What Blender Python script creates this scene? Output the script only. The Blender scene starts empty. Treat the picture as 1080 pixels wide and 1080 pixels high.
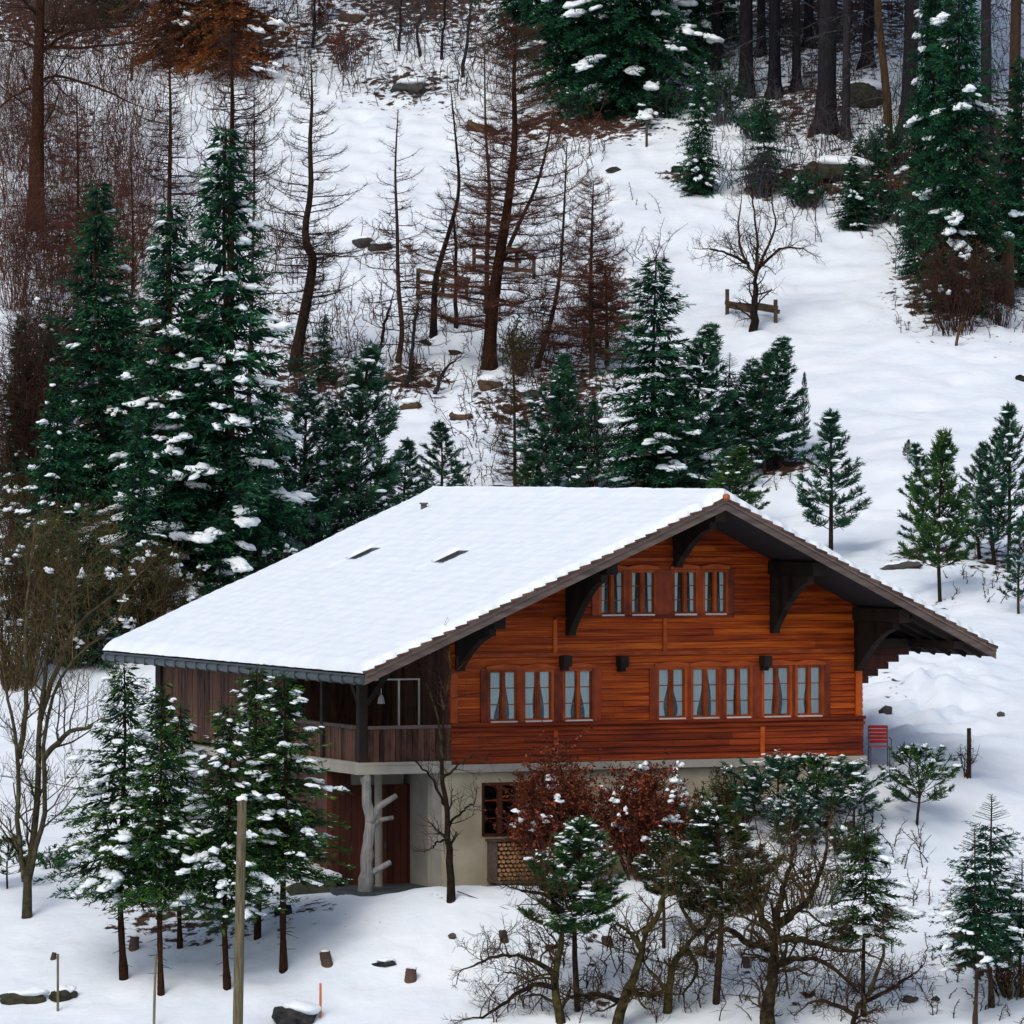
import bpy, math, random
import numpy as np
rnd = random.Random(7)
R = np.random.RandomState(11)
PI = math.pi
scene = bpy.context.scene
col = scene.collection

# ------------------------------------------------------------------ camera frame
F, HY, ZC = 6000.0, 493.0, 10.0          # focal length in px of a 1080 px frame, horizon row, camera height
cd = bpy.data.cameras.new('camera'); cam = bpy.data.objects.new('camera', cd); col.objects.link(cam)
cam.location = (0, 0, ZC); cam.rotation_euler = (PI/2, 0, 0)
cd.sensor_width = 36; cd.lens = F/1080*36; cd.shift_y = -(540-HY)/1080; cd.clip_start = 1; cd.clip_end = 3000
scene.camera = cam
scene.render.resolution_x = 1024; scene.render.resolution_y = 1024

# ------------------------------------------------------------------ numeric helpers
def hash2(ix, iy, seed):
    n = (ix.astype(np.int64)*374761393 + iy.astype(np.int64)*668265263 + seed*1442695041) & 0x7fffffff
    n = ((n ^ (n >> 13))*1274126177) & 0x7fffffff
    return ((n ^ (n >> 16)) & 0xffff)/65535.0
def vnoise(x, y, seed=0):
    x = np.asarray(x, float); y = np.asarray(y, float)
    ix = np.floor(x); iy = np.floor(y); fx = x-ix; fy = y-iy
    fx = fx*fx*(3-2*fx); fy = fy*fy*(3-2*fy)
    a = hash2(ix, iy, seed); b = hash2(ix+1, iy, seed); c = hash2(ix, iy+1, seed); d = hash2(ix+1, iy+1, seed)
    return (a*(1-fx)+b*fx)*(1-fy)+(c*(1-fx)+d*fx)*fy - .5
def fbm(x, y, oct=4, seed=0):
    s = 0; a = 1
    for o in range(oct):
        s = s + a*vnoise(x*2**o+o*17.3, y*2**o-o*9.1, seed+o); a *= .5
    return s
def crom(t, P):                            # Catmull-Rom through table rows
    n = len(P); i = np.clip(np.floor(t).astype(int), 0, n-2); f = t-i
    p = lambda k: P[np.clip(i+k, 0, n-1)]
    return i, f, p

# house frame
TH = math.radians(23.3); CT, ST = math.cos(TH), math.sin(TH)
HX, HYY = (713-540)*145/F, 145.0
def h2w(u, v, z): return (HX+u*CT-v*ST, HYY+u*ST+v*CT, z)
def w2h(X, Y):
    dx, dy = X-HX, Y-HYY
    return dx*CT+dy*ST, -dx*ST+dy*CT
def onv(px, py, v=0.0):                    # where the sight line of a photo point meets the plane v of the house
    a = (px-540)/F; u = (a*(HYY+v*CT)-HX+v*ST)/(CT-a*ST); Y = HYY+u*ST+v*CT
    return u, ZC+(HY-py)*Y/F
def onu(px, py, u):
    a = (px-540)/F; v = (HX+u*CT-a*(HYY+u*ST))/(a*CT+ST); Y = HYY+u*ST+v*CT
    return v, ZC+(HY-py)*Y/F

# ------------------------------------------------------------------ the ground
GC = np.array([-300, -100, 60, 200, 340, 400, 480, 560, 640, 740, 820, 900, 960, 1020, 1100, 1250, 1400], float)
GY = np.array([0, 60, 110, 124, 131, 136, 140, 143.5, 147, 151, 156, 162, 170, 180, 190, 200, 215, 230, 250, 270, 320, 420, 700], float)
def zrow(Y, pys): return [ZC+(HY-p)/F*Y for p in pys]
GT = [
 [-14]*17, [-12.5]*17, [-8.6]*17, [-6.2]*17, [-4.3]*17,
 zrow(136, [1090, 1075, 1065, 1056, 1048, 1045, 1045, 1045, 1045, 1045, 1045, 1045, 1050, 1055, 1060, 1075, 1090]),
 zrow(140, [1030, 1012, 1000, 990, 960, 945, 942, 948, 955, 965, 968, 965, 968, 975, 990, 1010, 1030]),
 zrow(143.5, [985, 970, 955, 945, 938, 936, 936, 930, 915, 890, 872, 860, 880, 905, 925, 950, 970]),
 zrow(147, [950, 935, 920, 912, 915, 930, 930, 918, 880, 850, 830, 815, 818, 830, 855, 880, 900]),
 zrow(151, [915, 900, 880, 872, 880, 900, 900, 880, 850, 825, 808, 790, 782, 785, 790, 810, 830]),
 zrow(156, [870, 855, 835, 828, 835, 845, 845, 830, 810, 790, 770, 745, 735, 735, 740, 755, 770]),
 zrow(162, [810, 800, 780, 772, 775, 780, 780, 770, 755, 735, 715, 695, 685, 685, 690, 700, 715]),
 zrow(170, [730, 720, 705, 695, 690, 690, 690, 685, 675, 660, 645, 630, 622, 620, 625, 640, 650]),
 zrow(180, [630, 620, 605, 595, 590, 588, 585, 580, 575, 568, 560, 550, 545, 545, 548, 560, 570]),
 zrow(190, [535, 525, 512, 502, 497, 495, 492, 488, 485, 480, 474, 466, 462, 462, 465, 478, 490]),
 zrow(200, [445, 437, 425, 417, 412, 410, 408, 405, 402, 398, 392, 386, 382, 382, 386, 398, 410]),
 zrow(215, [330, 322, 312, 306, 302, 300, 297, 294, 290, 285, 280, 274, 270, 270, 274, 285, 300]),
 zrow(230, [225, 218, 208, 200, 194, 190, 186, 182, 176, 168, 160, 150, 146, 146, 150, 162, 175]),
 zrow(250, [105, 98, 86, 76, 66, 60, 54, 50, 46, 40, 34, 28, 26, 26, 30, 40, 50]),
 zrow(270, [0, -8, -20, -30, -42, -46, -52, -56, -60, -66, -74, -82, -84, -84, -80, -70, -60]),
 zrow(320, [-200]*17), zrow(420, [-420]*17), zrow(700, [-700]*17)]
GT = np.array(GT, float)
def herm(f, p0, p1, p2, p3, d10, d21, d32):   # non-uniform cubic
    m1 = ((p2-p1)/d21*d10+(p1-p0)/d10*d21)/(d10+d21)
    m2 = ((p3-p2)/d32*d21+(p2-p1)/d21*d32)/(d21+d32)
    f2 = f*f; f3 = f2*f
    return (2*f3-3*f2+1)*p1+(f3-2*f2+f)*m1*d21+(-2*f3+3*f2)*p2+(f3-f2)*m2*d21
def interp_axis(grid, T, t):                # returns index info for non-uniform cubic
    n = len(grid); i = np.clip(np.searchsorted(grid, t, side='right')-1, 0, n-2)
    f = np.clip((t-grid[i])/(grid[i+1]-grid[i]), 0, 1)
    i0 = np.maximum(i-1, 0); i3 = np.minimum(i+2, n-1)
    d21 = grid[i+1]-grid[i]
    d10 = np.where(i > 0, grid[i]-grid[i0], d21); d32 = np.where(i < n-2, grid[i3]-grid[i+1], d21)
    return i0, i, i+1, i3, f, d10, d21, d32
def ground_base(X, Y):
    X = np.asarray(X, float); Y = np.asarray(Y, float)
    C = np.clip(540+F*X/np.maximum(Y, 100), GC[0], GC[-1])
    a0, a1, a2, a3, fa, x10, x21, x32 = interp_axis(GC, None, C)
    b0, b1, b2, b3, fb, y10, y21, y32 = interp_axis(GY, None, Y)
    rows = []
    for b in (b0, b1, b2, b3):
        rows.append(herm(fa, GT[b, a0], GT[b, a1], GT[b, a2], GT[b, a3], x10, x21, x32))
    return herm(fb, *rows, y10, y21, y32)
def sstep(a, b, x):
    t = np.clip((x-a)/(b-a), 0, 1); return t*t*(3-2*t)
def ground(X, Y):
    X = np.asarray(X, float); Y = np.asarray(Y, float)
    z = ground_base(X, Y)
    hill = sstep(156, 175, Y)
    z = z + .22*fbm(X*.35, Y*.35, 3, 3)*(.5+hill) + .12*fbm(X*1.1, Y*1.1, 3, 9)*(.6+hill*.8) + .035*fbm(X*4, Y*4, 2, 5)
    cpx = 540+F*X/np.maximum(Y, 100)
    wood = sstep(172, 182, Y)*(1-sstep(600, 690, cpx))
    z = z+wood*(.22*fbm(X*1.7, Y*1.2, 3, 61)+.10*np.abs(vnoise(X*2.7, Y*2.2, 66)))
    rough = np.exp(-(((540+F*X/np.maximum(Y, 100))-985)/70)**2-((Y-156)/6)**2)
    z = z + rough*.6*fbm(X*1.6+3, Y*1.3, 2, 21)
    z = z-.10*np.exp(-((vnoise(X*1.5+5, Y*1.5, 71))/.07)**2)*np.exp(-((540+F*X/np.maximum(Y, 100)-330)/260)**2-((Y-138)/4.5)**2)*np.clip(vnoise(X*2.3, Y*2.3, 72)*2+.6, 0, 1)
    u, v = w2h(X, Y)
    # level ground in front of the porch, and the cellar cut under the house
    w = sstep(-9.8, -8.9, u)*(1-sstep(-2.6, -.8, u))*sstep(-1.5, -1.0, v)*(1-sstep(-.02, .0, v))
    z = z*(1-w)+(-.62)*w
    inside = (u > -7.3) & (u < 5.2) & (v > .2) & (v < 14.9)
    porch = (u > -9.6) & (u < 5.2) & (v > -.2) & (v < 3)
    z = np.where(inside | porch, np.minimum(z, -.62), z)
    return z
def gz(X, Y): return float(ground(X, Y))
def hit(px, py, y0=120, y1=300):            # where the sight line of a photo point meets the ground
    Y = np.arange(y0, y1, .05); X = (px-540)/F*Y
    zl = ZC+(HY-py)/F*Y; g = ground_base(X, Y)
    k = np.argmax(g >= zl)
    if g[k] < zl[k]: k = len(Y)-1
    return float(X[k]), float(Y[k])

# ------------------------------------------------------------------ mesh builders
ICO = None
def ico():
    global ICO
    if ICO is None:
        import bmesh
        bm = bmesh.new(); bmesh.ops.create_icosphere(bm, subdivisions=2, radius=1)
        ICO = (np.array([v.co[:] for v in bm.verts]), np.array([[v.index for v in f.verts] for f in bm.faces])); bm.free()
    return ICO
class G:
    def __init__(s): s.v = []; s.q = []; s.t = []; s.n = 0; s.a = []; s.smooth = False
    def add(s, V, Q=None, T=None, a=None):
        V = np.asarray(V, float).reshape(-1, 3)
        if Q is not None and len(Q): s.q.append(np.asarray(Q).reshape(-1, 4)+s.n)
        if T is not None and len(T): s.t.append(np.asarray(T).reshape(-1, 3)+s.n)
        if a is None: a = rnd.random()
        s.a.append(np.broadcast_to(np.asarray(a, float), (len(V),)) if np.ndim(a) < 1 or len(a) == len(V) else a)
        s.v.append(V); s.n += len(V)
    def box(s, x0, x1, y0, y1, z0, z1, a=None):
        V = [(x, y, z) for z in (z0, z1) for y in (y0, y1) for x in (x0, x1)]
        s.add(V, [(0, 2, 3, 1), (4, 5, 7, 6), (0, 1, 5, 4), (2, 6, 7, 3), (0, 4, 6, 2), (1, 3, 7, 5)], a=a)
    def hexa(s, V, a=None):                 # 8 corners in box order
        s.add(V, [(0, 2, 3, 1), (4, 5, 7, 6), (0, 1, 5, 4), (2, 6, 7, 3), (0, 4, 6, 2), (1, 3, 7, 5)], a=a)
    def beam(s, p, q, w, h, a=None, up=(0, 0, 1)):
        p = np.array(p, float); q = np.array(q, float); d = q-p; d /= np.linalg.norm(d)
        side = np.cross(d, up); side /= np.linalg.norm(side); n = np.cross(side, d)
        V = []
        for zz in (-1, 1):
            for e in (p, q):
                for xx in (-1, 1): V.append(e+side*xx*w/2+n*zz*h/2)
        s.hexa(V, a)
    def tube(s, P, r, sides=8, a=None, cap=True):
        P = np.array(P, float); n = len(P); r = np.broadcast_to(np.asarray(r, float), (n,))
        T = np.gradient(P, axis=0); T /= np.linalg.norm(T, axis=1)[:, None]+1e-9
        ref = np.array([1., 0, 0]) if abs(T[0, 0]) < .8 else np.array([0, 1., 0])
        V = []
        for i in range(n):
            b = np.cross(T[i], ref); b /= np.linalg.norm(b); c = np.cross(b, T[i])
            ang = np.arange(sides)*2*PI/sides
            V.append(P[i]+r[i]*(np.cos(ang)[:, None]*c+np.sin(ang)[:, None]*b))
        V = np.concatenate(V)
        Q = []
        for i in range(n-1):
            for k in range(sides):
                Q.append((i*sides+k, i*sides+(k+1) % sides, (i+1)*sides+(k+1) % sides, (i+1)*sides+k))
        T3 = []
        if cap:
            m = len(V); V = np.vstack([V, P[0], P[-1]])
            for k in range(sides):
                T3.append((m, (k+1) % sides, k)); T3.append((m+1, (n-1)*sides+k, (n-1)*sides+(k+1) % sides))
        s.add(V, Q, T3, a)
    def sticks(s, P0, P1, r0, r1, a=None):  # many thin three-sided twigs at once
        P0 = np.asarray(P0, float).reshape(-1, 3); P1 = np.asarray(P1, float).reshape(-1, 3); n = len(P0)
        if n == 0: return
        r0 = np.broadcast_to(r0, (n,))[:, None]; r1 = np.broadcast_to(r1, (n,))[:, None]
        d = P1-P0; d /= np.linalg.norm(d, axis=1)[:, None]+1e-9
        ref = np.where(np.abs(d[:, 2:3]) < .9, np.array([[0, 0, 1.]]), np.array([[1., 0, 0]]))
        b = np.cross(d, ref); b /= np.linalg.norm(b, axis=1)[:, None]; c = np.cross(b, d)
        V = np.zeros((n, 6, 3))
        for k in range(3):
            w = math.cos(2*PI*k/3)*b+math.sin(2*PI*k/3)*c
            V[:, k] = P0+w*r0; V[:, 3+k] = P1+w*r1
        Q = np.array([[0, 1, 4, 3], [1, 2, 5, 4], [2, 0, 3, 5]])
        Q = (Q[None]+(np.arange(n)*6)[:, None, None]).reshape(-1, 4)
        if a is None: a = R.rand(n)
        s.add(V.reshape(-1, 3), Q, a=np.repeat(np.broadcast_to(a, (n,)), 6))
    def leaves(s, C, D, L, W, N=None, a=None):
        C = np.asarray(C, float).reshape(-1, 3); D = np.asarray(D, float).reshape(-1, 3); n = len(C)
        if n == 0: return
        D = D/(np.linalg.norm(D, axis=1)[:, None]+1e-9)
        if N is None: N = R.normal(size=(n, 3))
        S = np.cross(D, N); S /= np.linalg.norm(S, axis=1)[:, None]+1e-9
        L = np.broadcast_to(L, (n,))[:, None]; W = np.broadcast_to(W, (n,))[:, None]
        V = np.stack([C, C+D*L*.45+S*W/2, C+D*L, C+D*L*.45-S*W/2], 1)
        Q = np.arange(n*4).reshape(n, 4)
        if a is None: a = R.rand(n)
        s.add(V.reshape(-1, 3), Q, a=np.repeat(np.broadcast_to(a, (n,)), 4))
    def blobs(s, C, S, rot=None, lump=.3, a=None, flat=.55, tilt=None):
        V0, T0 = ico(); C = np.asarray(C, float).reshape(-1, 3); n = len(C)
        if n == 0: return
        S = np.broadcast_to(np.asarray(S, float), (n, 3))
        base = V0.copy(); base[:, 2] = np.where(base[:, 2] < 0, base[:, 2]*flat, base[:, 2])
        if rot is None: rot = R.rand(n)*2*PI
        if tilt is None: tilt = np.zeros(n)
        for i in range(n):
            o = R.rand(3)*50
            dsp = 1+lump*(vnoise(V0[:, 0]*1.6+o[0], V0[:, 1]*1.6+V0[:, 2]*1.3+o[1], 4)*2+.7*vnoise(V0[:, 0]*3.6+o[1], V0[:, 1]*3.6+V0[:, 2]*3+o[2], 5)*2)
            v = base*dsp[:, None]*S[i]
            ct, st = math.cos(tilt[i]), math.sin(tilt[i])
            v = np.stack([v[:, 0]*ct+v[:, 2]*st, v[:, 1], -v[:, 0]*st+v[:, 2]*ct], 1)
            c, d = math.cos(rot[i]), math.sin(rot[i])
            v = np.stack([v[:, 0]*c-v[:, 1]*d, v[:, 0]*d+v[:, 1]*c, v[:, 2]], 1)+C[i]
            s.add(v, T=T0, a=rnd.random() if a is None else a)
    def mesh(s, name, mat, smooth=False):
        me = bpy.data.meshes.new(name)
        V = np.concatenate(s.v) if s.v else np.zeros((0, 3))
        q = np.concatenate(s.q) if s.q else np.zeros((0, 4), int); t = np.concatenate(s.t) if s.t else np.zeros((0, 3), int)
        me.vertices.add(len(V)); me.vertices.foreach_set('co', V.astype(np.float32).ravel())
        nl = q.size+t.size; me.loops.add(nl)
        me.loops.foreach_set('vertex_index', np.concatenate([q.ravel(), t.ravel()]).astype(np.int32))
        npg = len(q)+len(t); me.polygons.add(npg)
        st = np.concatenate([np.arange(len(q))*4, q.size+np.arange(len(t))*3]).astype(np.int32)
        me.polygons.foreach_set('loop_start', st)
        me.polygons.foreach_set('use_smooth', np.full(npg, smooth))
        at = me.attributes.new('var', 'FLOAT', 'POINT'); at.data.foreach_set('value', np.concatenate(s.a).astype(np.float32))
        me.update(calc_edges=True); me.validate()
        if mat: me.materials.append(mat)
        return me
    def obj(s, name, mat, parent=None, smooth=False, label=None, cat=None, group=None, kind=None):
        o = bpy.data.objects.new(name, s.mesh(name, mat, smooth)); col.objects.link(o)
        if parent: o.parent = parent
        tag(o, label, cat, group, kind); return o
def split(g, name, m, parent, smooth=False):
    """every closed piece collected in g becomes an object of its own"""
    off = 0; out = []
    for V, a in zip(g.v, g.a):
        k = G(); n = len(V)
        qs = [q-off for q in g.q if len(q) and q.min() >= off and q.max() < off+n]; ts = [t-off for t in g.t if len(t) and t.min() >= off and t.max() < off+n]
        k.add(V, np.concatenate(qs) if qs else None, np.concatenate(ts) if ts else None, a=a[0]); out.append(k.obj(name, m, parent, smooth)); off += n
    return out
def tag(o, label=None, cat=None, group=None, kind=None):
    if label: o['label'] = label
    if cat: o['category'] = cat
    if group: o['group'] = group
    if kind: o['kind'] = kind
    return o
def empty(name, loc, rz=0, label=None, cat=None, group=None):
    o = bpy.data.objects.new(name, None); col.objects.link(o); o.location = loc; o.rotation_euler = (0, 0, rz)
    o.empty_display_size = .2
    return tag(o, label, cat, group)

def smooth_path(P, n):
    P = np.asarray(P); t = np.linspace(0, len(P)-1, n); out = []
    for x in t:
        i = min(int(x), len(P)-2); f = x-i; p0 = P[max(i-1, 0)]; p1 = P[i]; p2 = P[i+1]; p3 = P[min(i+2, len(P)-1)]
        out.append(.5*((2*p1)+(-p0+p2)*f+(2*p0-5*p1+4*p2-p3)*f*f+(-p0+3*p1-3*p2+p3)*f**3))
    return np.array(out)
# ------------------------------------------------------------------ materials
def srgb(r, g, b):
    f = lambda c: ((c/255+.055)/1.055)**2.4 if c > 10 else c/255/12.92
    return (f(r), f(g), f(b), 1)
def mat(name, c1, c2=None, rough=.8, scale=3.0, stretch=(1, 1, 1), bump=0.0, bscale=20, spec=.2, var=1.0, c3=None, detail=5, metal=0):
    m = bpy.data.materials.new(name); m.use_nodes = True; nt = m.node_tree; n = nt.nodes; l = nt.links
    p = n['Principled BSDF']; p.inputs['Roughness'].default_value = rough; p.inputs['Specular IOR Level'].default_value = spec
    p.inputs['Metallic'].default_value = metal
    tc = n.new('ShaderNodeTexCoord'); mp = n.new('ShaderNodeMapping'); mp.inputs['Scale'].default_value = stretch
    l.new(tc.outputs['Object'], mp.inputs['Vector'])
    nz = n.new('ShaderNodeTexNoise'); nz.inputs['Scale'].default_value = scale; nz.inputs['Detail'].default_value = detail
    l.new(mp.outputs['Vector'], nz.inputs['Vector'])
    at = n.new('ShaderNodeAttribute'); at.attribute_name = 'var'
    ad = n.new('ShaderNodeMath'); ad.operation = 'MULTIPLY_ADD'; l.new(at.outputs['Fac'], ad.inputs[0]); ad.inputs[1].default_value = var*.6
    mr = n.new('ShaderNodeMapRange'); mr.inputs['From Min'].default_value = .32; mr.inputs['From Max'].default_value = .68
    l.new(nz.outputs['Fac'], mr.inputs['Value'])
    mm = n.new('ShaderNodeMath'); mm.operation = 'MULTIPLY'; mm.inputs[1].default_value = 1-.6*var*.9; l.new(mr.outputs['Result'], mm.inputs[0])
    l.new(mm.outputs[0], ad.inputs[2])
    rp = n.new('ShaderNodeValToRGB'); e = rp.color_ramp.elements; e[0].color = c1; e[1].color = c2 or c1; e[0].position = .1; e[1].position = .9
    if c3: x = e.new(.55); x.color = c3
    l.new(ad.outputs[0], rp.inputs['Fac']); l.new(rp.outputs['Color'], p.inputs['Base Color'])
    if bump:
        b2 = n.new('ShaderNodeTexNoise'); b2.inputs['Scale'].default_value = bscale; b2.inputs['Detail'].default_value = 4; l.new(mp.outputs['Vector'], b2.inputs['Vector'])
        bp = n.new('ShaderNodeBump'); bp.inputs['Strength'].default_value = bump; bp.inputs['Distance'].default_value = .03
        l.new(b2.outputs['Fac'], bp.inputs['Height']); l.new(bp.outputs['Normal'], p.inputs['Normal'])
    return m
SNOWC = (.80, .85, .93, 1)
M = {}
M['snow'] = mat('snow', (.73, .82, .89, 1), (.82, .885, .93, 1), rough=.75, scale=2, bump=.25, bscale=14, spec=.15, var=.2)
M['snow_tree'] = mat('branch_snow', (.74, .83, .89, 1), (.87, .92, .95, 1), rough=.8, scale=4, bump=.5, bscale=12, spec=.1, var=.3)
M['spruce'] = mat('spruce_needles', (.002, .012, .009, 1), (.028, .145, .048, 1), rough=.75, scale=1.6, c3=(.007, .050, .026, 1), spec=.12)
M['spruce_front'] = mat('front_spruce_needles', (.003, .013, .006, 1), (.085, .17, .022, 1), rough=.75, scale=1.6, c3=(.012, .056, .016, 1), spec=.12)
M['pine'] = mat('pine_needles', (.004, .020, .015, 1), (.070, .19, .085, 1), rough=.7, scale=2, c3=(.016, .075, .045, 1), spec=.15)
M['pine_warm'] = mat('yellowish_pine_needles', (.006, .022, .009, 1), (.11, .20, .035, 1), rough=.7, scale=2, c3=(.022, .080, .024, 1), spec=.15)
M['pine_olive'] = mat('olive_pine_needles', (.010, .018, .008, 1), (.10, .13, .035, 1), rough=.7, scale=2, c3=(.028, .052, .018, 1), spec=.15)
M['bark'] = mat('grey_brown_bark', (.008, .006, .005, 1), (.070, .043, .030, 1), rough=.9, scale=7, stretch=(2.5, 2.5, .8), bump=.8, bscale=9, spec=.08)
M['bark_red'] = mat('red_brown_bark', (.010, .006, .004, 1), (.105, .045, .022, 1), rough=.9, scale=8, stretch=(2.5, 2.5, 1.2), bump=.9, bscale=9, spec=.06, c3=(.038, .017, .010, 1))
M['bark_dark'] = mat('dark_forest_bark', (.005, .006, .009, 1), (.032, .028, .032, 1), rough=.9, scale=5, stretch=(3, 3, .5), bump=.8, bscale=6, spec=.08)
M['bark_tan'] = mat('tan_bark', (.03, .02, .011, 1), (.14, .080, .042, 1), rough=.9, scale=4, stretch=(3, 3, .5), bump=.5, bscale=6, spec=.1)
M['bark_moss'] = mat('mossy_bark', (.005, .004, .004, 1), (.055, .050, .017, 1), rough=.9, scale=6, bump=.9, bscale=9, spec=.08, c3=(.018, .013, .009, 1))
M['twig'] = mat('brown_twigs', (.012, .008, .007, 1), (.070, .036, .026, 1), rough=.9, scale=.8, spec=.08)
M['twig_red'] = mat('reddish_twigs', (.022, .011, .009, 1), (.125, .052, .034, 1), rough=.9, scale=.6, spec=.08)
M['twig_grey'] = mat('grey_twigs', (.020, .022, .028, 1), (.085, .080, .085, 1), rough=.9, scale=.6, spec=.1)
M['twig_olive'] = mat('olive_twigs', (.012, .009, .006, 1), (.085, .058, .026, 1), rough=.9, scale=.8, spec=.08)
M['beech'] = mat('dry_beech_leaves', (.022, .006, .004, 1), (.34, .085, .035, 1), rough=.7, scale=2, c3=(.115, .024, .012, 1), spec=.15)
M['bark_pale'] = mat('pale_green_grey_bark', (.020, .018, .012, 1), (.15, .14, .075, 1), rough=.9, scale=7, bump=.6, bscale=9, spec=.08, c3=(.060, .054, .032, 1))
M['twig_pale'] = mat('pale_olive_twigs', (.018, .015, .010, 1), (.12, .095, .045, 1), rough=.9, scale=.8, spec=.08)
M['orange_leaf'] = mat('orange_larch_needles', (.05, .018, .006, 1), (.30, .10, .025, 1), rough=.8, scale=.5, c3=(.14, .045, .014, 1), spec=.1)
M['wood'] = mat('varnished_planks', (.16, .016, .002, 1), (.60, .130, .012, 1), rough=.5, scale=2.0, stretch=(.35, 2, 9), bump=.12, bscale=22, spec=.2, c3=(.40, .060, .004, 1), var=.62, detail=10)
M['wood_top'] = mat('stained_shaded_gable_planks', (.10, .011, .002, 1), (.50, .100, .010, 1), rough=.55, scale=2.0, stretch=(.35, 2, 9), bump=.12, bscale=22, spec=.2, c3=(.29, .038, .003, 1), var=.62, detail=10)  # darker stain, with the roof overhang's shade also put into the colour
M['wood_skirt'] = mat('dark_red_planks', (.075, .009, .003, 1), (.34, .054, .009, 1), rough=.55, scale=2.0, stretch=(.35, 2, 9), bump=.12, bscale=22, spec=.18, c3=(.20, .027, .004, 1), var=.62, detail=10)
M['wood_trim'] = mat('red_window_wood', (.085, .012, .004, 1), (.34, .050, .008, 1), rough=.5, scale=3, stretch=(2, 2, 1), spec=.25)
M['wood_trim_light'] = mat('orange_trim_wood', (.22, .028, .004, 1), (.55, .10, .010, 1), rough=.5, scale=3, stretch=(1, 2, 3), spec=.25)
M['wood_board'] = mat('weathered_vertical_boards', (.022, .013, .010, 1), (.15, .075, .052, 1), rough=.8, scale=4, stretch=(3, 3, .6), bump=.2, bscale=18, spec=.12)
M['casement'] = mat('casement_wood', (.14, .022, .004, 1), (.46, .085, .010, 1), rough=.5, scale=3, stretch=(2, 2, 1), spec=.2)
M['wood_dark'] = mat('dark_roof_timber', (.008, .007, .007, 1), (.032, .022, .018, 1), rough=.8, scale=2, spec=.15)
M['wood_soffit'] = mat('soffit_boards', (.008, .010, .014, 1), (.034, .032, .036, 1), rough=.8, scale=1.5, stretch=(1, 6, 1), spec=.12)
M['wood_grey'] = mat('grey_bargeboard', (.055, .042, .040, 1), (.17, .13, .115, 1), rough=.8, scale=2, stretch=(.5, 4, 4), spec=.12)
M['wood_pole'] = mat('weathered_pole', (.055, .048, .030, 1), (.22, .19, .12, 1), rough=.85, scale=6, stretch=(4, 4, .4), bump=.4, bscale=10, spec=.1)
M['wood_silver'] = mat('silvered_trunk_wood', (.075, .072, .070, 1), (.34, .33, .32, 1), rough=.8, scale=6, stretch=(4, 4, .35), bump=.7, bscale=8, spec=.12)
M['wood_fence'] = mat('old_fence_wood', (.030, .020, .014, 1), (.12, .085, .055, 1), rough=.85, scale=3, spec=.1)
M['door'] = mat('red_brown_door_boards', (.030, .011, .008, 1), (.10, .030, .019, 1), rough=.6, scale=2, stretch=(4, 4, .6), spec=.15)
M['tile'] = mat('roof_tiles', (.050, .028, .022, 1), (.15, .085, .065, 1), rough=.8, scale=3, spec=.2)
M['tile_ridge'] = mat('orange_ridge_tile', (.32, .085, .03, 1), (.45, .14, .06, 1), rough=.7, scale=3, spec=.2)
M['concrete'] = mat('concrete', (.20, .19, .165, 1), (.42, .40, .35, 1), rough=.9, scale=1.2, bump=.2, bscale=12, spec=.1)
M['plaster'] = mat('cream_plaster', (.34, .30, .21, 1), (.52, .47, .36, 1), rough=.9, scale=.8, bump=.2, bscale=16, spec=.1, var=.3)
M['slab'] = mat('porch_floor_slabs', (.045, .060, .062, 1), (.11, .13, .13, 1), rough=.6, scale=1.5, spec=.3)
M['dark'] = mat('dark_interior', (.010, .007, .006, 1), (.022, .014, .010, 1), rough=.9)  # near black, stands in for unlit rooms behind the panes
M['gutter'] = mat('gutter_metal', (.018, .030, .036, 1), (.05, .07, .08, 1), rough=.5, scale=3, spec=.4)
M['white_sill'] = mat('white_paint', (.50, .46, .42, 1), (.70, .66, .62, 1), rough=.6, scale=3)
M['curtain'] = mat('curtain_fabric', (.74, .82, .83, 1), (.94, .96, .95, 1), rough=.9, scale=6, stretch=(4, 1, .4))
M['red_paint'] = mat('red_paint', (.40, .02, .01, 1), (.55, .04, .02, 1), rough=.5)
M['metal'] = mat('grey_steel', (.04, .04, .045, 1), (.10, .10, .11, 1), rough=.5, spec=.4)
M['orange_stake'] = mat('orange_stake_paint', (.45, .10, .03, 1), (.55, .15, .05, 1), rough=.7)
M['rock'] = mat('dark_rock', (.006, .007, .009, 1), (.075, .072, .070, 1), rough=.9, scale=5, bump=.9, bscale=8, spec=.12)
M['rock_brown'] = mat('brown_earth_rock', (.022, .014, .009, 1), (.11, .070, .045, 1), rough=.95, scale=2.5, bump=.8, bscale=6, spec=.1)
M['rock_moss'] = mat('mossy_rock', (.010, .012, .009, 1), (.070, .070, .048, 1), rough=.9, scale=5, bump=.9, bscale=8, spec=.1)
M['log_end'] = mat('sawn_log_ends', (.16, .07, .035, 1), (.75, .48, .28, 1), rough=.8, scale=6, c3=(.48, .27, .14, 1))
M['stump'] = mat('stump_wood', (.030, .020, .016, 1), (.10, .065, .050, 1), rough=.9, scale=4, bump=.4)
M['lamp'] = mat('white_enamel', (.6, .6, .6, 1), (.7, .7, .7, 1), rough=.4)
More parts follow.
